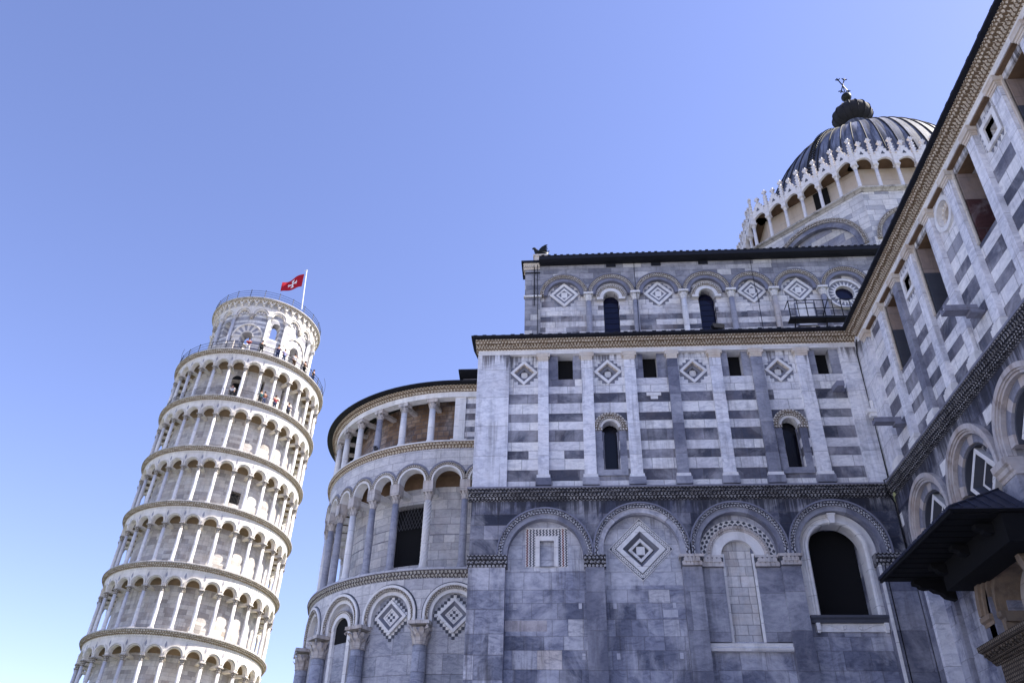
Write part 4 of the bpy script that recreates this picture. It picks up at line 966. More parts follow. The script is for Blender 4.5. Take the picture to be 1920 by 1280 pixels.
# strings
def apse_mould(zs, R0, name, mat, top=True):
    m = MB(); F = apse_frame(R0); z0, z1 = zs; h = z1-z0
    m.mould(F, -4.0, A9(175), [(-.3, z0), (.02, z0), (.05, z0+.25*h), (.12, z0+.4*h), (.15, z0+.7*h), (.24, z0+.85*h), (.24, z1), (-.3, z1)])
    m.dentils(F, -3.9, A9(130), .15, .55, z0+.42*h, z0+.66*h, .1, .2); m.dentils(F, -3.9, A9(130), .12, .5, z0+.06*h, z0+.22*h, .02, .08)
    return P(m, name, mat, cath)
apse_mould((13.88, 14.26), 8.95, 'apse_string_course', 'carved_far')
m = MB(); F = apse_frame(8.95); m.mould(F, -4, A9(175), [(-1.6, 14.262), (.26, 14.262), (.22, 14.38), (.0, 14.44), (-1.6, 14.45)]); P(m, 'apse_ledge', 'apse_band', cath)
# middle gallery
MC = [-4.4, 8.4, 20.9, 31.2, 42.0, 51.6, 61.5, 71.5, 81.5, 92, 103, 114]
FG = apse_frame(8.75)
m = MB()
for a0, a1 in zip([-16.5]+MC, MC+[125]):
    u0, u1 = A9(a0, 8.75), A9(a1, 8.75); c = (u0+u1)/2; r = (u1-u0)/2-.22
    m.spandrel(FG, u0, u1, c, 19.14, r, 20.95, -.42, .10, 18)
m.m = 1; m.mould(FG, -4, A9(170, 8.75), [(-1.3, 19.92), (-.38, 19.95), (-.38, 20.6), (-1.3, 20.6)])
P(m, 'gallery_arcade', ['apse_band', 'soffit'], apse)
for k, (a0, a1) in enumerate(list(zip([-16.5]+MC, MC))[:10]):
    u0, u1 = A9(a0, 8.75), A9(a1, 8.75); c = (u0+u1)/2; r = (u1-u0)/2
    m = MB(); m.m = 1; m.arch(FG, c, 19.14, r-.14, r+.02, .05, .15, 22); m.beads(FG, c, 19.14, r-.06, .06, .15, .18, 26); m.m = 0; m.arch(FG, c, 19.14, r-.24, r-.14, -.42, .13, 22); m.m = 2; m.arch(FG, c, 19.14, r+.02, r+.13, .05, .115, 22)
    P(m, 'gallery_arch', ['white', 'carved', 'grey'], apse)
for k, a in enumerate(MC):
    u = A9(a, 8.75); m = MB(); m.lathe(FG, u, -.12, [(.27, 14.45), (.27, 14.56), (.21, 14.66), (.235, 14.72), (.19, 14.8), (.195, 16.3), (.17, 18.1)], 16)
    if k == 1:
        for t in range(8):
            m.tube([Vector(FG(u, 14.8+3.2*i/24, -.12))+Vector((.185*cos(t*pi/4+i*.45), .185*sin(t*pi/4+i*.45), 0)) for i in range(25)], .025, 4)
    q = P(m, 'column', 'grey_col' if k in (0, 2, 3, 5, 6) else 'white', apse)
    m = MB(); m.leaf_cap(FG, u, -.12, 18.1, 18.6, .17, .26, 2, 8); m.box(FG, u-.27, u+.27, 18.62, 19.14, -.36, .14, 1); P(m, 'capital', 'cap', q)
    m = MB(); m.box(FG, u-.22, u+.22, 18.72, 19.0, -1.3, -.36, 1); P(m, 'impost_beam', 'white', q)
apse_mould((20.95, 21.28), 8.8, 'apse_cornice', 'cornice_far')
m = MB(); m.mould(apse_frame(8.8), -4, A9(175), [(-1.6, 21.284), (.26, 21.284), (.26, 21.36), (-1.6, 21.38)]); P(m, 'apse_ledge', 'white', cath)
# top loggia
for a in (9.4, 20.9, 32.4, 43.6, 54.6, 65.6, 76.6, 88, 99):
    u = A9(a, 8.7); m = MB(); m.lathe(FW, u, .0, [(.24, 21.38), (.24, 21.48), (.19, 21.6), (.19, 22.4), (.165, 23.48)], 14)
    q = P(m, 'column', 'grey_col' if a in (32.4, 88) else 'white', apse)
    m = MB(); m.leaf_cap(FW, u, .0, 23.48, 23.86, .165, .25, 2, 8, False); m.box(FW, u-.3, u+.3, 23.86, 24.06, -.3, .2, 1); m.box(FW, u-.15, u+.15, 23.88, 24.06, -1.3, -.3, 1); P(m, 'capital', 'cap', q)
m = MB(); m.box(FW, -.48, .12, 21.38, 24.1, -1.2, .14); m.m = 1; m.sheet(FW, -4.2, -.48, 21.3, 24.1, .06); m.m = 0; m.box(FW, -.62, .26, 21.38, 21.5, -.3, .2)
P(m, 'loggia_pier', ['white', 'banded_high'], apse)
m = MB(); F = FW
m.box(F, -4.2, A9(175, 8.7), 24.08, 24.4, -.3, .22)
P(m, 'loggia_beam', 'white', apse)
m = MB(); m.mould(F, -4.2, A9(175, 8.7), [(-.3, 24.40), (.24, 24.40), (.28, 24.46), (.36, 24.5), (.4, 24.56), (.5, 24.6), (.52, 24.68), (-.3, 24.68)])
m.dentils(F, -4.2, A9(130, 8.7), .16, .55, 24.42, 24.48, .24, .34); m.dentils(F, -4.2, A9(130, 8.7), .13, .55, 24.52, 24.6, .36, .48); P(m, 'apse_eaves_cornice', 'cornice_far', cath)
m = MB(); m.mould(F, -4.2, A9(175, 8.7), [(-.4, 24.682), (.86, 24.72), (.86, 24.79), (-7.8, 29.5), (-7.8, 29.2)]); m.m = 0
m.mould(F, -4.0, -.1, [(-.4, 24.8), (1.15, 25.22), (1.15, 25.3), (-.4, 25.5)])
P(m, 'apse_roof', 'roof', cath)
m = MB(); m.box(F, -4.2, -.3, 24.81, 25.2, -.4, .5); P(m, 'vestibule_wall', 'banded_high', cath)

# ---- octagonal drum, loggia, dome
DX, DY = 23.8, 48.44
OCT = [(18.4, 39.14), (12.93, 44.61), (12.93, 52.27), (18.4, 57.74), (29.2, 57.74), (34.67, 52.27), (34.67, 44.61), (29.2, 39.14)]
faces = []
for i in range(8):
    a, b = Vector(OCT[i]), Vector(OCT[(i+1) % 8]); t = (b-a).normalized(); n = Vector((t.y, -t.x))
    if n.dot((a+b)/2-Vector((DX, DY))) < 0: n = -n
    faces.append((flat(a.x, a.y, t.x, t.y, n.x, n.y), (b-a).length))
m = MB()
for F, Ln in faces:
    m.sheet(F, 0, Ln, 24, 38.0, -.3) if False else None
vis = {0: 'diag', 7: 'front', 1: 'side', 6: 'diag2'}
m = MB()
for i, (F, Ln) in enumerate(faces):
    if i == 7: arcs = [(Ln-2.75, 34.15, 2.6), (2.65, 34.15, 2.6)]
    elif i in (0, 2, 4, 6): arcs = [(Ln/2, 34.15, 3.5)]
    elif i == 3: arcs = [(2.7, 34.15, 2.6), (Ln-2.7, 34.15, 2.6)]
    else: arcs = [(Ln/2, 34.15, 3.4)]
    m.m = 0
    step = Ln/len(arcs)
    arcs.sort()
    for j, (c, z, r) in enumerate(arcs):
        m.spandrel(F, step*j, step*(j+1), c, z, r-.5, 38.0, -.3, 0, 24)
        m.sheet(F, step*j, c-r+.5, 24, z, 0); m.sheet(F, c+r-.5, step*(j+1), 24, z, 0)
    m.m = 1; m.sheet(F, 0, Ln, 24, 38, -.3)
drum = P(m, 'drum', ['drum', 'drum_patch'], cath)
for i, lst in ((0, [(faces[0][1]/2, 3.5)]), (7, [(faces[7][1]-2.75, 2.6), (2.65, 2.6)]), (1, [(faces[1][1]/2, 3.4)])):
    F = faces[i][0]
    for c, r in lst:
        m = MB(); m.m = 0; m.arch(F, c, 34.15, r-.28, r, -.1, .12, 34); m.beads(F, c, 34.15, r-.14, .14, .12, .18, 52); m.m = 1; m.arch(F, c, 34.15, r-.62, r-.28, -.3, .03, 34)
        P(m, 'blind_arch', ['carved', 'pil_grey'], drum)
m = MB()
for F, Ln in faces: m.mould(F, -.12, Ln+.12, [(-1.5, 37.98), (.05, 37.98), (.12, 38.06), (.28, 38.12), (.30, 38.22), (-1.5, 38.24)])
P(m, 'drum_cornice', 'tower_ledge', drum)
def ell(k, z):   # loggia wall and dome plan
    n = 96; return [(DX+(8.98-.2*k)*cos(2*pi*i/n), DY+(7.72-.2*k)*sin(2*pi*i/n), z) for i in range(n)]
m = MB(); 
oct_in = [(DX+(x-DX)*.90, DY+(y-DY)*.885) for x, y in OCT]
for i in range(8):
    a, b = oct_in[i], oct_in[(i+1) % 8]
    ids = [m.raw((a[0], a[1], 38.1), (0, 38)), m.raw((b[0], b[1], 38.1), (7, 38)), m.raw((b[0], b[1], 42), (7, 42)), m.raw((a[0], a[1], 42), (0, 42))]; m.face(*ids)
P(m, 'loggia_wall', 'plaster', drum)
m = MB()
for i in (0, 7, 1, 2, 6):
    F, Ln = faces[i]; m.box(F, 0, Ln, 40.95, 41.05, -1.2, -.1)
P(m, 'loggia_ceiling', 'soffit', drum)
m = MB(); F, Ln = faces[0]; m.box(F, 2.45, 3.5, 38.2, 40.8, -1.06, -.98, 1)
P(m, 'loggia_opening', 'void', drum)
def crocket(m, F, u, z, d, s):
    m.prism(F, [(u-s, z), (u-s*.4, z+s*.4), (u-s*.45, z+s), (u, z+s*.55), (u+s*.45, z+s), (u+s*.4, z+s*.4), (u+s, z), (u+s*.4, z-s*.4), (u+s*.3, z-s), (u-s*.3, z-s), (u-s*.4, z-s*.4)], d-s*.5, d+s*.5)
def gable_mesh(w):
    m = MB(); F = flat(0, 0, 1, 0, 0, -1); r = w/2-.13; m.m = 0
    zc = 40.38
    # lobed arch opening in a pointed gable
    top = 42.05; half = w/2
    pts = []
    for k in range(25):
        t = pi*k/24; rr = r*(1-.10*abs(sin(1.5*t*1.0)) + .08*abs(cos(1.5*t))); pts.append((-rr*cos(t), zc+rr*1.05*sin(t)))
    outer = []
    for k in range(25):
        x = -half+w*k/24; y = 40.9 + (top-40.9-.15)*(1-abs(x)/half)**.95; outer.append((x, max(y, pts[k][1]+.06)))
    A = [(m.vert(F, *pts[k], .10), m.vert(F, *outer[k], .10), m.vert(F, *outer[k], -.08), m.vert(F, *pts[k], -.08)) for k in range(25)]
    for a, b in zip(A, A[1:]):
        for q in range(4): m.face(a[q], a[(q+1) % 4], b[(q+1) % 4], b[q])
    for sg in (-1, 1):
        for t in (.15, .4, .65, .86): crocket(m, F, sg*half*(1-t)*.98, 40.95+(top-41.05)*t+.07, .01, .11)
        m.box(F, sg*half-(.13 if sg > 0 else 0), sg*half+(.13 if sg < 0 else 0), 40.3, 40.95, -.08, .10)
    m.lathe(F, 0, .01, [(.07, top-.22), (.06, top), (.1, top+.03), (.05, top+.08)], 8); crocket(m, F, 0, top+.22, .01, .19)
    m.m = 1; m.prism(F, [(.10*cos(a)*(1+.35*cos(3*a+pi/2)), 41.32+.12*sin(a)*(1+.35*cos(3*a+pi/2))) for a in [2*pi*k/18 for k in range(18)]], .095, .112)  # pierced trefoil shown as a flat disc, its shade put into dark colour
    return m
def pinnacle_mesh():
    m = MB(); F = flat(0, 0, 1, 0, 0, -1)
    m.box(F, -.15, .15, 40.3, 41.1, -.16, .16); m.box(F, -.18, .18, 41.05, 41.15, -.18, .18)
    m.lathe(F, 0, 0, [(.13, 41.15), (.12, 41.4), (.09, 42.0), (.06, 42.45)], 6)
    for z in (41.4, 41.65, 41.9, 42.15):
        crocket(m, F, 0, z, 0, .18-.03*(z-41.4))
    crocket(m, F, 0, 42.55, 0, .19)
    return m
def loggia_col_mesh():
    m = MB(); F = flat(0, 0, 1, 0, 0, -1)
    m.lathe(F, 0, 0, [(.17, 38.24), (.17, 38.33), (.12, 38.42), (.115, 39.2), (.105, 39.92)], 10); m.leaf_cap(F, 0, 0, 39.92, 40.24, .105, .17, 2, 6); m.box(F, -.18, .18, 40.24, 40.32, -.2, .2)
    return m
colm = pinm = None; gab = {}
for i in (7, 0, 1, 2, 6):
    F, Ln = faces[i]; nb = 8 if i == 7 else 6; wv = Ln/nb
    tx, ty = F(1, 0, 0)[0]-F(0, 0, 0)[0], F(1, 0, 0)[1]-F(0, 0, 0)[1]; nx, ny = F(0, 0, 1)[0]-F(0, 0, 0)[0], F(0, 0, 1)[1]-F(0, 0, 0)[1]
    rz = math.atan2(ny, nx)+pi/2
    for k in range(nb):
        for kind, u in (('g', wv*(k+.5)), ('p', wv*k), ('c', wv*k)):
            if kind == 'g':
                if i == 7 and 7 not in gab: gab[7] = gable_mesh(wv-.012).build('gable', ['gothic', 'inlay'], drum); o = gab[7]
                elif i != 7 and 0 not in gab: gab[0] = gable_mesh(wv-.012).build('gable', ['gothic', 'inlay'], drum); o = gab[0]
                else: o = gab[7 if i == 7 else 0].copy(); COL.objects.link(o)
            elif kind == 'p':
                if pinm is None: pinm = pinnacle_mesh().build('pinnacle', 'gothic', drum); o = pinm
                else: o = pinm.copy(); COL.objects.link(o)
            else:
                if colm is None: colm = loggia_col_mesh().build('loggia_column', 'gothic', drum); o = colm
                else: o = colm.copy(); COL.objects.link(o)
            p = F(u, 0, -.08); o.parent = drum; o.location = (p[0], p[1], 0); o.rotation_euler = (0, 0, rz)
# dome
m = MB(); m.smooth = True; NA, NH = 96, 26; rows = []
for j in range(NH+1):
    t = (pi/2)*j/NH; z = 40+12.1*sin(t); k = cos(t); k = k**.97 if k > 0 else 0
    if z < 41: z = 41+(z-41)*.001; 
    rows.append([m.raw((DX+8.96*k*cos(2*pi*i/NA), DY+7.7*k*sin(2*pi*i/NA), z), (8.4*2*pi*i/NA, 17*j/NH)) for i in range(NA+1)])
for a, b in zip(rows, rows[1:]):
    for i in range(NA): m.face(a[i], a[i+1], b[i+1], b[i])
dome = P(m, 'dome', 'lead', cath)
m = MB()
for i in range(56):
    an = 2*pi*i/56; pts = []
    for j in range(20):
        t = math.asin(1/12.1)+(pi/2-.16-math.asin(1/12.1))*j/19; k = cos(t)**.97; pts.append((DX+8.99*k*cos(an), DY+7.73*k*sin(an), 40+12.13*sin(t)))
    m.tube(pts, .05, 5)
P(m, 'lead_seam', 'dark_lead', dome)
m = MB()
an = radians(222)
for j in range(34):
    t = .12+1.1*j/34; k = cos(t)**.97
    for da in (-.02, .02):
        a = an+da*(1.0/max(.3, k)); m.tube([(DX+9.05*k*cos(a), DY+7.79*k*sin(a), 40+12.15*sin(t)), (DX+9.2*k*cos(a), DY+7.94*k*sin(a), 40.08+12.3*sin(t))], .05, 4)
    a0, a1 = an-.03/max(.3, k), an+.03/max(.3, k)
    m.tube([(DX+9.15*k*cos(a0), DY+7.88*k*sin(a0), 40+12.25*sin(t)), (DX+9.15*k*cos(a1), DY+7.88*k*sin(a1), 40+12.25*sin(t))], .05, 4)
P(m, 'dome_ladder', 'iron', dome)
LX, LY = DX, DY
FL = flat(LX, LY, 1, 0, 0, 1)
m = MB(); m.smooth = True; m.lathe(FL, 0, 0, [(1.9, 51.7), (1.6, 52.2), (1.1, 52.9), (.85, 53.6), (1.0, 53.85), (.9, 54.0)], 28); P(m, 'lantern_base', 'lead', dome)
m = MB(); prof = []
for j in range(15):
    t = -pi/2+.35+(pi-.35-.12)*j/14; prof.append((1.58*cos(t), 55.0+1.25*sin(t)))
m.lathe(FL, 0, 0, prof, 32)
for i in range(16):
    a = 2*pi*i/16; m.tube([(LX+p[0]*1.01*cos(a), LY+p[0]*1.01*sin(a), p[1]) for p in prof], .05, 4)
P(m, 'lantern_ball', 'dark_lead', dome)
m = MB(); m.lathe(FL, 0, 0, [(.35, 56.1), (.2, 56.6), (.15, 57.0)]+[(.42*cos(t), 57.47+.42*sin(t)) for t in [-1.3+2.6*j/8 for j in range(9)]], 16)
P(m, 'small_ball', 'bronze', dome)
m = MB(); m.tube([(LX, LY, 57.9), (LX, LY, 58.9)], .04)
cc = (LX, LY, 58.98)
for ang in (70, 110, 250, 290):
    dx, dz = cos(radians(ang)), sin(radians(ang)); e = (cc[0]+dx*.72, cc[1], cc[2]+dz*.72); m.tube([cc, e], .05, 5)
    for da in (-55, 55, 0):
        q = (e[0]+.26*cos(radians(ang+da)), cc[1], e[2]+.26*sin(radians(ang+da))); m.tube([e, q], .05, 5)
P(m, 'cross', 'bronze', dome)

# ================================================================== STATUE AND FLOODLIGHTS ON THE ROOFS
gr = thing('statue', 'dark bronze winged beast on a stone block at the left end of the upper roof', 'statue', (-1.66, 38.5+.35, 33.14))
def skin_obj(name, verts, edges, radii, mat, parent, levels=1):
    me = bpy.data.meshes.new(name); me.from_pydata(verts, edges, []); me.materials.append(M[mat])
    o = bpy.data.objects.new(name, me); COL.objects.link(o)
    if parent: o.parent = parent
    md = o.modifiers.new('skin', 'SKIN'); md.use_smooth_shade = True
    for i, r in enumerate(radii):
        rr = r if isinstance(r, tuple) else (r, r); me.skin_vertices[0].data[i].radius = rr
    me.skin_vertices[0].data[0].use_root = True
    sb = o.modifiers.new('sub', 'SUBSURF'); sb.levels = levels; sb.render_levels = levels
    return o
V_ = [(0, 0, .42), (.26, 0, .40), (-.2, 0, .46), (-.34, 0, .66), (-.36, 0, .84), (-.46, 0, .90), (-.56, 0, .84), (.34, .1, .2), (.28, .1, 0), (.34, -.1, .2), (.28, -.1, 0), (-.2, .1, .2), (-.24, .1, 0), (-.2, -.1, .2), (-.24, -.1, 0), (.42, 0, .5), (.5, 0, .72)]
E_ = [(0, 1), (0, 2), (2, 3), (3, 4), (4, 5), (5, 6), (1, 7), (7, 8), (1, 9), (9, 10), (2, 11), (11, 12), (2, 13), (13, 14), (1, 15), (15, 16)]
skin_obj('body', V_, E_, [.19, .18, .2, .12, .11, .09, .04, .07, .05, .07, .05, .07, .05, .07, .05, .04, .03], 'bronze', gr)
for sg in (-1, 1):
    m = MB(); F = flat(0, sg*.16, 1, 0, 0, sg); m.prism(F, [(-.16, .42), (-.1, .66), (.05, .84), (.24, .98), (.40, 1.0), (.30, .86), (.40, .80), (.26, .70), (.32, .6), (.14, .5)], 0, .05); m.build('wing', 'bronze', gr)
def floodlight(loc, rz, label):
    t = thing('floodlight', label, 'floodlight', loc); t.rotation_euler = (0, 0, rz); F = WORLD
    m = MB(); m.prism(F, [(-.2, .12), (.2, .12), (.26, .22), (.26, .34), (-.26, .34), (-.26, .22)], -.16, .16); m.build('housing', 'iron', t)
    m = MB(); m.box(F, -.3, -.26, 0, .3, -.03, .03); m.box(F, .26, .3, 0, .3, -.03, .03); m.box(F, -.3, .3, -.03, .0, -.06, .06); m.build('bracket', 'iron', t)
floodlight((6.35, 30+.1-.35, 21.46), .2, 'small black floodlight on the aisle roof edge, below the second tall clerestory window')
t = thing('camera_box', 'small dark security camera on the apse cornice beside a slim column', 'security camera', FW(A9(31.0, 8.7), 21.38, .28))
m = MB(); m.prism(WORLD, [(-.09, .1), (.09, .1), (.12, .2), (.09, .28), (-.09, .28), (-.12, .2)], -.15, .15); m.build('housing', 'grey_iron', t); m = MB(); m.lathe(WORLD, 0, -.16, [(.05, .14), (.06, .19), (.05, .24)], 10); m.build('lens', 'glass', t)
m = MB(); m.box(WORLD, -.03, .03, 0, .1, -.03, .03); m.build('bracket', 'grey_iron', t)

# ================================================================== LEANING TOWER
ax = Vector((.013, .075, 1)).normalized(); TB = Vector((-35.168, 75.563, 45.777))-ax*45.9
tower = thing('bell_tower', 'tall leaning round tower of white marble with tiers of arcaded galleries, left of the cathedral', 'tower', TB)
tower.rotation_mode = 'QUATERNION'; tower.rotation_quaternion = Vector((0, 0, 1)).rotation_difference(ax)
H0, HS = 45.9, 5.667
RC, RI = 7.45, 6.2
FT = ring_frame(RC, .6); FTI = ring_frame(RI, .6)
def du(deg, R): return radians(deg)*R
m = MB(); m.m = 0
hl = [(du(7.6, RI), du(16.8, RI), 40.3, 43.2), (du(35.2, RI), du(37.8, RI), 41.0, 43.7), (du(56.5, RI), du(59.5, RI), 41.0, 43.7), (du(34.3, RI), du(42.5, RI), 30.0, 31.2)]
m.grid(FTI, -pi*RI, pi*RI, 11.0, H0-.3, 0, hl, .7)
m.m = 1
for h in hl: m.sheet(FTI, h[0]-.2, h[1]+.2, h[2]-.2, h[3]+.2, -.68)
m.m = 0; m.sheet(ring_frame(7.6, .6), -pi*7.6, pi*7.6, 0, 11.3, 0)
tw = m.build('tower_wall', ['tower_wall', 'void'], tower)
m = MB(); c = du(12.2, RI); m.arch(FTI, c, 43.2, .01, .48, -.02, .01, 16) ; m.build('door_head', 'void', tw)
m = MB()
for i in range(7): m.tube([FTI(du(34.8+i*1.25, RI), 30.0, .02), FTI(du(34.8+i*1.25, RI), 31.2, .02)], .025, 4)
for z in (30.3, 30.6, 30.9): m.tube([FTI(du(34.4+i*1.6, RI), z, .02) for i in range(6)], .02, 4)
m.build('window_grille', 'iron', tw)
# one gallery, copied down the tower
def gallery_mesh():
    m = MB(); z0 = -HS; m.m = 0; ph = 7.0
    for i in range(30):
        c = du(ph+6+12*i, RC); h = du(6, RC)
        m.spandrel(FT, c-h, c+h, c, -1.82, .56, -.62, -.22, .10, 14)
        m.box(FT, c+h-.19, c+h+.19, -2.02, -1.82, -1.25, .14, 1)
    m.mould(FT, -pi*RC, pi*RC, [(-.2, -.62), (.10, -.62), (.12, -.58), (.12, -.46), (-.2, -.46)])
    m.m = 1; m.mould(FT, -pi*RC, pi*RC, [(-.2, -.459), (.13, -.459), (.18, -.40), (.24, -.36), (.28, -.30), (.36, -.25), (.38, -.18), (.44, -.13), (-.2, -.13)])
    m.dentils(FT, -pi*RC, pi*RC, .24, .5, -.40, -.31, .2, .33); m.dentils(FT, -pi*RC, pi*RC, .24, .5, -.24, -.17, .34, .42)
    m.m = 2; m.mould(FT, -pi*RC, pi*RC, [(-1.3, -.128), (.47, -.128), (.48, -.04), (.44, 0), (-1.3, .02)])
    m.m = 3; m.mould(FT, -pi*RC, pi*RC, [(-1.28, -1.5), (-1.0, -1.25), (-.8, -1.16), (-.5, -1.16), (-.2, -1.25), (-.2, -.9), (-1.28, -.9)])
    m.m = 4
    for i in range(30):
        c = du(ph+12*i, RC); m.prism(FT, [(c, -1.35), (c+.10, -1.12), (c, -.78), (c-.10, -1.12)], .1, .112)
    return m
def garch_mesh():
    m = MB()
    for i in range(30):
        c = du(13+12*i, RC); m.m = 0; m.arch(FT, c, -1.82, .56, .62, -.1, .13, 16); m.m = 1; m.arch(FT, c, -1.82, .62, .65, -.1, .105, 16); m.m = 0; m.arch(FT, c, -1.82, .65, .76, .08, .20, 16)
    return m
def tcol_mesh(top=-2.02, base=-HS+.02):
    m = MB(); F = flat(0, 0, 1, 0, 0, -1)
    m.box(F, -.22, .22, base, base+.12, -.22, .22); m.lathe(F, 0, 0, [(.2, base+.12), (.21, base+.18), (.165, base+.26), (.165, base+1.6), (.14, top-.48)], 12)
    return m
def tcap_mesh(top=-2.02):
    m = MB(); F = flat(0, 0, 1, 0, 0, -1); m.leaf_cap(F, 0, 0, top-.48, top, .14, .24, 2, 8); return m
g0 = gallery_mesh().build('gallery', ['tower_white', 'tower_cornice', 'tower_ledge', 'vault', 'tower_grey'], tower); g0.location = (0, 0, H0)
gals = [g0]
ga0 = garch_mesh().build('arch_band', ['tower_white', 'tower_grey'], g0)
for k in range(1, 6):
    o = g0.copy(); COL.objects.link(o); o.parent = tower; o.location = (0, 0, H0-HS*k); gals.append(o)
    b = ga0.copy(); COL.objects.link(b); b.parent = o
c0 = tcol_mesh().build('column', 'tower_col', g0); k0 = tcap_mesh().build('capital', 'tower_cap', g0)
first = True
rear = []
rr_ = random.Random(3)
for k, g in enumerate(gals):
    for i in range(30):
        a = (7+12*i) % 360
        d = (a-25+180) % 360-180
        pos = (RC*sin(radians(a)), -RC*cos(radians(a)), 0)
        if abs(d) <= 97:
            if first: o, q, first = c0, k0, False
            else: o = c0.copy(); COL.objects.link(o); q = k0.copy(); COL.objects.link(q)
            for x in (o, q): x.parent = g; x.location = pos; x.rotation_euler = (0, 0, radians(a))
        else: rear.append((k, a))
m = MB()
for k, a in rear:
    p = (RC*sin(radians(a)), -RC*cos(radians(a))); F = flat(p[0], p[1], 1, 0, 0, 1); z = H0-HS*k
    m.lathe(F, 0, 0, [(.2, z-HS+.02), (.2, z-HS+.2), (.165, z-HS+.3), (.14, z-2.5), (.24, z-2.02)], 8)
o = m.build('gallery_columns', 'tower_col', tower); o['kind'] = 'stuff'
m = MB(); F = ring_frame(7.7, .6); m.mould(F, -pi*7.7, pi*7.7, [(-1.5, 11.3), (.2, 11.3), (.25, 11.6), (.3, 11.87), (-1.5, 11.89)])
for i in range(15):
    c = du(1+24*i, 7.7); m.arch(F, c, 8.8, 1.15, 1.45, -.1, .15, 20); m.lathe(F, c+du(12, 7.7), .1, [(.4, 0), (.35, .6), (.32, 7.9), (.5, 8.6), (.5, 8.8)], 12)
m.build('base_arcade', 'tower_white', tower)
# iron fence in the top gallery
m = MB(); FR = ring_frame(7.6, .5)
for i in range(-75, 126, 1):
    u = du(i*1.0, 7.6)
    m.tube([FR(u, H0-HS+.02, 0), FR(u, H0-HS+.98, 0)], .010, 3)
for z in (.15, .98): m.tube([FR(du(-75+i*4, 7.6), H0-HS+z, 0) for i in range(51)], .02, 4)
m.build('gallery_fence', 'grey_iron', tower)
# belfry
RB, RBI = 5.35, 4.35
FBf = ring_frame(RB, .35)
m = MB(); zb = H0
def bay_mesh():
    pass
m.m = 0
for b_ in range(6):
    cT, cW = 36+60*b_, 6+60*b_
    # narrow bay: tall opening with an arched head under the outer arch
    c = du(cT, RB); h = du(10, RB); hw = .46
    m.box(FBf, c-h, c-hw, zb, 51.3, -1, 0); m.box(FBf, c+hw, c+h, zb, 51.3, -1, 0); m.box(FBf, c-hw, c+hw, zb, 49.6, -1, 0)
    m.spandrel(FBf, c-h, c+h, c, 51.3, hw, 52.5, -1, 0, 12)
    # wide bay: broad arched recess with a small opening
    c = du(cW, RB); h = du(20, RB); hw = .62
    m.box(FBf, c-h, c-hw, zb, 49.3, -1, 0); m.box(FBf, c+hw, c+h, zb, 49.3, -1, 0)
    m.box(FBf, c-hw, c+hw, zb, 47.0, -1, 0)
    m.spandrel(FBf, c-h, c+h, c, 49.3, hw, 52.5, -1, 0, 14)
m.box(FBf, -pi*RB, pi*RB, 52.5, 53.0, -1, 0)
m.m = 1
for b_ in range(6):
    c = du(36+60*b_, RB)
    for j in range(9):
        if j % 2 == 0: m.box(FBf, c-.52, c-.462, 49.7+.22*j, 49.9+.22*j, -.95, .01, 1); m.box(FBf, c+.462, c+.52, 49.7+.22*j, 49.9+.22*j, -.95, .01, 1)
bel = m.build('belfry', ['belfry_wall', 'tower_grey'], tower)
for b_ in range(6):
    c = du(6+60*b_, RB); m = MB()
    for j in range(13):
        m.m = j % 2; m.arch(FBf, c, 49.4, .66, 1.5, -.05, .04, 2, 180*j/13, 180*(j+1)/13)
    m.m = 0; m.arch(FBf, c, 49.4, 1.5, 1.66, -.05, .16, 24); m.arch(FBf, c, 49.4, .62, .7, -.1, .07, 18); m.m = 1
    for sg in (-1, 1):
        for j in range(5): m.m = j % 2; m.box(FBf, c+sg*1.16-.48, c+sg*1.16+.45, 47.1+.44*j, 47.1+.44*(j+1), 0, .03, 2)
    m.build('striped_arch', ['tower_white', 'tower_grey'], bel)
for b_ in range(18):
    c = du(16+20*b_, RB); m = MB()
    m.arch(FBf, c, 52.3, .76, .90, .0, .34, 18); m.m = 1; m.arch(FBf, c, 52.3, .72, .76, .0, .29, 18); m.m = 0; m.arch(FBf, c, 52.3, .58, .72, .0, .26, 18)
    wide = b_ % 3 != 1
    if wide:
        for j in range(9): m.m = 1 if j % 2 else 0; m.arch(FBf, c, 52.3, .22, .55, 0, .06, 2, 20*j, 20*j+20)
    m.m = 0; m.spandrel(FBf, c-du(10, RB), c+du(10, RB), c, 52.3, .9, 53.3, 0.01, .30, 14)
    m.build('upper_arch', ['tower_white', 'tower_grey'], bel)
for a in [26+60*i for i in range(6)]+[46+60*i for i in range(6)]:
    m = MB(); c = du(a, RB); m.lathe(FBf, c, .22, [(.24, zb), (.24, zb+.2), (.19, zb+.35), (.16, 51.7)], 12); m.leaf_cap(FBf, c, .22, 51.7, 52.15, .16, .27, 2, 8); m.box(FBf, c-.25, c+.25, 52.15, 52.3, -.05, .5, 1)
    m.build('engaged_column', 'tower_col', bel)
for a in [6+60*i for i in range(6)]:
    m = MB(); c = du(a, RB); m.prism(FBf, [(c-.12, 51.75), (c+.12, 51.75), (c+.26, 52.1), (c+.26, 52.3), (c-.26, 52.3), (c-.26, 52.1)], 0, .32); m.build('corbel', 'tower_cap', bel)
m = MB(); FK = ring_frame(5.65, .35)
m.m = 0; m.box(FK, -pi*5.65, pi*5.65, 53.0, 54.2, -1.2, -.0)
for i in range(44):
    c = 2*pi*5.65*i/44; m.box(FK, c-.13, c+.13, 53.55, 53.85, -.05, .22, 1); m.box(FK, c-.11, c+.11, 53.35, 53.55, -.05, .1, 1)
    m.m = 2; m.box(FK, c+.14, c+2*pi*5.65/44-.14, 53.4, 53.9, -.01, .012, 1); m.m = 0; m.arch(FK, c+pi*5.65/44, 53.78, .2, .33, 0, .24, 8)  # darker panels inside the little arches paint their recess shade
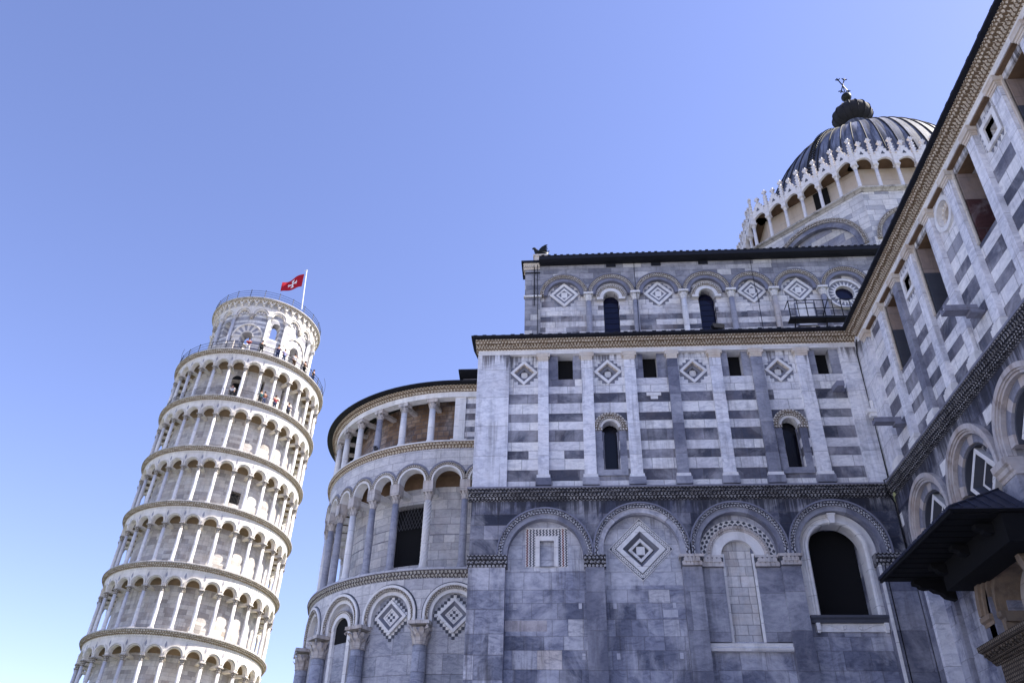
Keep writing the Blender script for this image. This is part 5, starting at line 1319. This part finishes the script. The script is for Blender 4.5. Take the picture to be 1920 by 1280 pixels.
m.m = 1; m.mould(FK, -pi*5.65, pi*5.65, [(-.2, 53.95), (.22, 53.95), (.28, 54.05), (.36, 54.15), (.42, 54.2), (-.2, 54.2)])
m.dentils(FK, -pi*5.65, pi*5.65, .16, .5, 54.07, 54.16, .26, .39)
m.m = 2; m.mould(FK, -pi*5.65, pi*5.65, [(-1.4, 54.202), (.47, 54.202), (.48, 54.3), (.42, 54.36), (-1.4, 54.38)])
m.build('belfry_crown', ['tower_white', 'tower_cornice', 'tower_ledge'], bel)
# railings
def railing(R, z, n, hs, hp, name, r=.025):
    m = MB(); F = ring_frame(R, .3)
    for i in range(n):
        u = 2*pi*R*i/n; m.tube([F(u, z, 0), F(u, z+hp, 0)], r*1.3, 5); m.lathe(F, u, 0, [(.03, z+hp), (.06, z+hp+.05), (.02, z+hp+.1)], 6)
    for h in hs: m.tube([F(2*pi*R*i/90, z+h, 0) for i in range(91)], r, 4)
    return m.build(name, 'iron', tower)
railing(7.75, H0, 30, (.3, .62, .95), 1.0, 'railing', .028)
railing(6.0, 54.36, 24, (.3, .6, .9), .95, 'railing', .024)
m = MB(); F = ring_frame(7.8, .3)
for s_, e_ in ((-95, -50), (95, 120)):
    n = 20; m.tube([F(du(s_+(e_-s_)*i/n, 7.8), H0+2.1*sin(pi*min(1, i/n*1.6+.1)/2 if s_ < 0 else pi/2*(1-.0*i)), 0) for i in range(n+1)], .02, 4)
m.build('safety_wire', 'grey_iron', tower)
# boards round part of the belfry foot
m = MB(); F = ring_frame(5.95, .4); m.box(F, du(-32, 5.95), du(-3, 5.95), H0, H0+2.3, -.04, .04)
for a in (-32, -22, -12, -3): m.box(F, du(a, 5.95)-.05, du(a, 5.95)+.05, H0, H0+2.45, -.08, .08, 1)
m.build('parapet_screen', 'tower_wall', tower)

# flag on its pole
fp = thing('flagpole', 'white flagpole on top of the leaning tower flying a red flag with a white cross', 'flagpole', (-28.95, 70.2, 52.75))
pd = Vector((-.28, 0, 5.2)).normalized()
m = MB(); m.tube([(0, 0, 0), tuple(pd*5.3)], .07, 8); m.tube([tuple(pd*5.3), tuple(pd*5.38)], .11, 8); m.tube([tuple(pd*5.3), tuple(pd*5.3+Vector((-.3, 0, .05)))], .03, 5); m.build('pole', 'pole', fp)
def flag_pt(s, t, off=0):   # s along the fly 0..1, t down the hoist 0..1
    p = pd*4.85+Vector((-.22, 0, 0))
    hoist = Vector((.0, 0, -1.75)); fly = Vector((-2.35, .25, -.95))
    q = p+hoist*t*(1-.28*s)+fly*s
    return q+Vector((.0, -1, 0))*(.16*sin(s*7+t*1.5)*(.3+s)+off)+Vector((0, 0, .07*sin(s*6)))
m = MB(); m.smooth = True; NS = 24
for off in (-.012, .012):
    G = [[m.raw(flag_pt(i/NS, j/12, off), (i/NS*2.4, j/12)) for j in range(13)] for i in range(NS+1)]
    for i in range(NS):
        for j in range(12): m.face(G[i][j], G[i+1][j], G[i+1][j+1], G[i][j+1])
fl = m.build('flag', 'flag_red', fp)
m = MB()
def fquad(a, b, c, d):
    for off in (.03, -.03):
        m.face(*[m.raw(flag_pt(p[0], p[1], off), p) for p in (a, b, c, d)])
cs, ct = .5, .5
for dx, dy in ((1, 0), (-1, 0), (0, 1), (0, -1)):
    L_ = .20 if dx else .30; wi, wo_ = (.018, .05) if dx == 0 else (.03, .09)
    for k in range(4):
        a, b = k/4, (k+1)/4; wa, wb = wi+(wo_-wi)*a, wi+(wo_-wi)*b
        if dx: fquad((cs+dx*L_*a, ct-wa), (cs+dx*L_*b, ct-wb), (cs+dx*L_*b, ct+wb), (cs+dx*L_*a, ct+wa))
        else: fquad((cs-wa, ct+dy*L_*a), (cs-wb, ct+dy*L_*b), (cs+wb, ct+dy*L_*b), (cs+wa, ct+dy*L_*a))
    for px, py in ((1.06, 0), (.92, 1.25), (.92, -1.25)):
        x = cs+dx*L_*px+(abs(dy)*wo_*py); y = ct+dy*L_*px+(abs(dx)*wo_*py); ex, ey = .022, .035
        fquad((x-ex, y), (x, y-ey), (x+ex, y), (x, y+ey))
m.build('flag_cross', 'flag_white', fl)

# visitors on the tower
def visitor(deg, R, z, face, shirt, trousers, label, arms=0, h=1.0, hairm='hair'):
    Tm = Matrix.Translation(TB) @ Vector((0, 0, 1)).rotation_difference(ax).to_matrix().to_4x4()
    p = Tm @ Vector((R*sin(radians(deg)), -R*cos(radians(deg)), z))
    t = thing('person', label, 'person', p); t.rotation_euler = (0, 0, radians(deg+face)); t.scale = (h, h, h); t['group'] = 'visitors on the tower'
    b = [(0, 0, .95), (0, 0, 1.15), (0, 0, 1.38), (0, 0, 1.47), (0, -.02, 1.56), (0, -.03, 1.66),
         (.09, 0, .9), (.1, -.02, .5), (.1, 0, .08), (.1, -.12, .03), (-.09, 0, .9), (-.1, .03, .5), (-.1, .06, .08), (-.1, -.06, .03)]
    e = [(0, 1), (1, 2), (2, 3), (3, 4), (4, 5), (0, 6), (6, 7), (7, 8), (8, 9), (0, 10), (10, 11), (11, 12), (12, 13)]
    r = [.13, .12, .13, .055, .085, .075, .085, .06, .045, .04, .085, .06, .045, .04]
    if arms == 1: hnd = [(.2, -.02, 1.38), (.26, -.16, 1.16), (.2, -.36, 1.2), (-.2, -.02, 1.38), (-.26, -.16, 1.16), (-.2, -.36, 1.2)]
    elif arms == 2: hnd = [(.2, -.02, 1.38), (.26, -.2, 1.3), (.08, -.26, 1.5), (-.2, -.02, 1.38), (-.24, 0, 1.12), (-.24, -.06, .88)]
    else: hnd = [(.2, -.01, 1.38), (.25, .02, 1.12), (.24, -.08, .87), (-.2, -.01, 1.38), (-.25, .02, 1.12), (-.24, -.08, .87)]
    b += hnd; e += [(2, 14), (14, 15), (15, 16), (2, 17), (17, 18), (18, 19)]; r += [.055, .042, .032]*2
    skin_obj('body', b, e, r, 'skin', t)
    idx = [1, 0, 2, 14, 15, 17, 18]
    sv = [b[i] for i in idx]; skin_obj('shirt', sv, [(0, 1), (0, 2), (2, 3), (3, 4), (2, 5), (5, 6)], [(.17, .13), (.15, .12), (.17, .12), .075, .06, .075, .06], shirt, t)
    idx = [0, 6, 7, 8, 10, 11, 12]
    skin_obj('trousers', [b[i] for i in idx], [(0, 1), (1, 2), (2, 3), (0, 4), (4, 5), (5, 6)], [(.16, .14), .10, .078, .065, .10, .078, .065], trousers, t)
    m = MB(); m.smooth = True; F = WORLD; m.lathe(F, 0, -.01, [(.09, 1.60), (.115, 1.66), (.11, 1.74), (.06, 1.79), (.01, 1.80)], 10); m.build('hair', hairm, t)
for a in ((16, 7.3, H0, 0, 'cloth_red', 'cloth_white', 'person in a red top at the upper railing, in front of the belfry doorway', 1, 1),
          (26.5, 7.35, H0, 20, 'cloth_black', 'cloth_black', 'person dressed in black leaning on the upper railing, left of the man in navy', 1, 1),
          (40, 7.35, H0, -10, 'cloth_navy', 'cloth_navy', 'tall person in navy standing at the upper railing under the narrow belfry opening', 1, 1.05),
          (45.5, 7.4, H0, 10, 'cloth_lilac', 'cloth_denim', 'person in a lilac shirt just right of the person in navy', 0, .95),
          (55.5, 7.35, H0, 0, 'cloth_white', 'cloth_brown', 'person in a white top and brown trousers at the upper railing', 2, 1),
          (67, 7.35, H0, 5, 'cloth_brown', 'cloth_black', 'person in a brown jacket at the upper railing, below the flag', 1, 1),
          (80, 7.4, H0, 0, 'cloth_black', 'cloth_denim', 'person in a black top near the right end of the upper railing', 0, 1),
          (13, 7.0, H0-HS, 0, 'cloth_white', 'cloth_black', 'person in a white top before the dark doorway of the top gallery', 0, 1),
          (36, 7.15, H0-HS, 15, 'cloth_teal', 'cloth_black', 'person in a teal top in the top gallery, by a dark slot', 1, 1),
          (39, 7.15, H0-HS, -15, 'cloth_orange', 'cloth_denim', 'person in an orange top beside the one in teal in the top gallery', 0, .97),
          (48.5, 7.15, H0-HS, 0, 'cloth_red', 'cloth_navy', 'person in a red top and navy trousers in the top gallery', 1, 1),
          (62, 7.15, H0-HS, 0, 'cloth_navy', 'cloth_black', 'person in navy at the right of the top gallery', 1, 1)):
    visitor(*a)
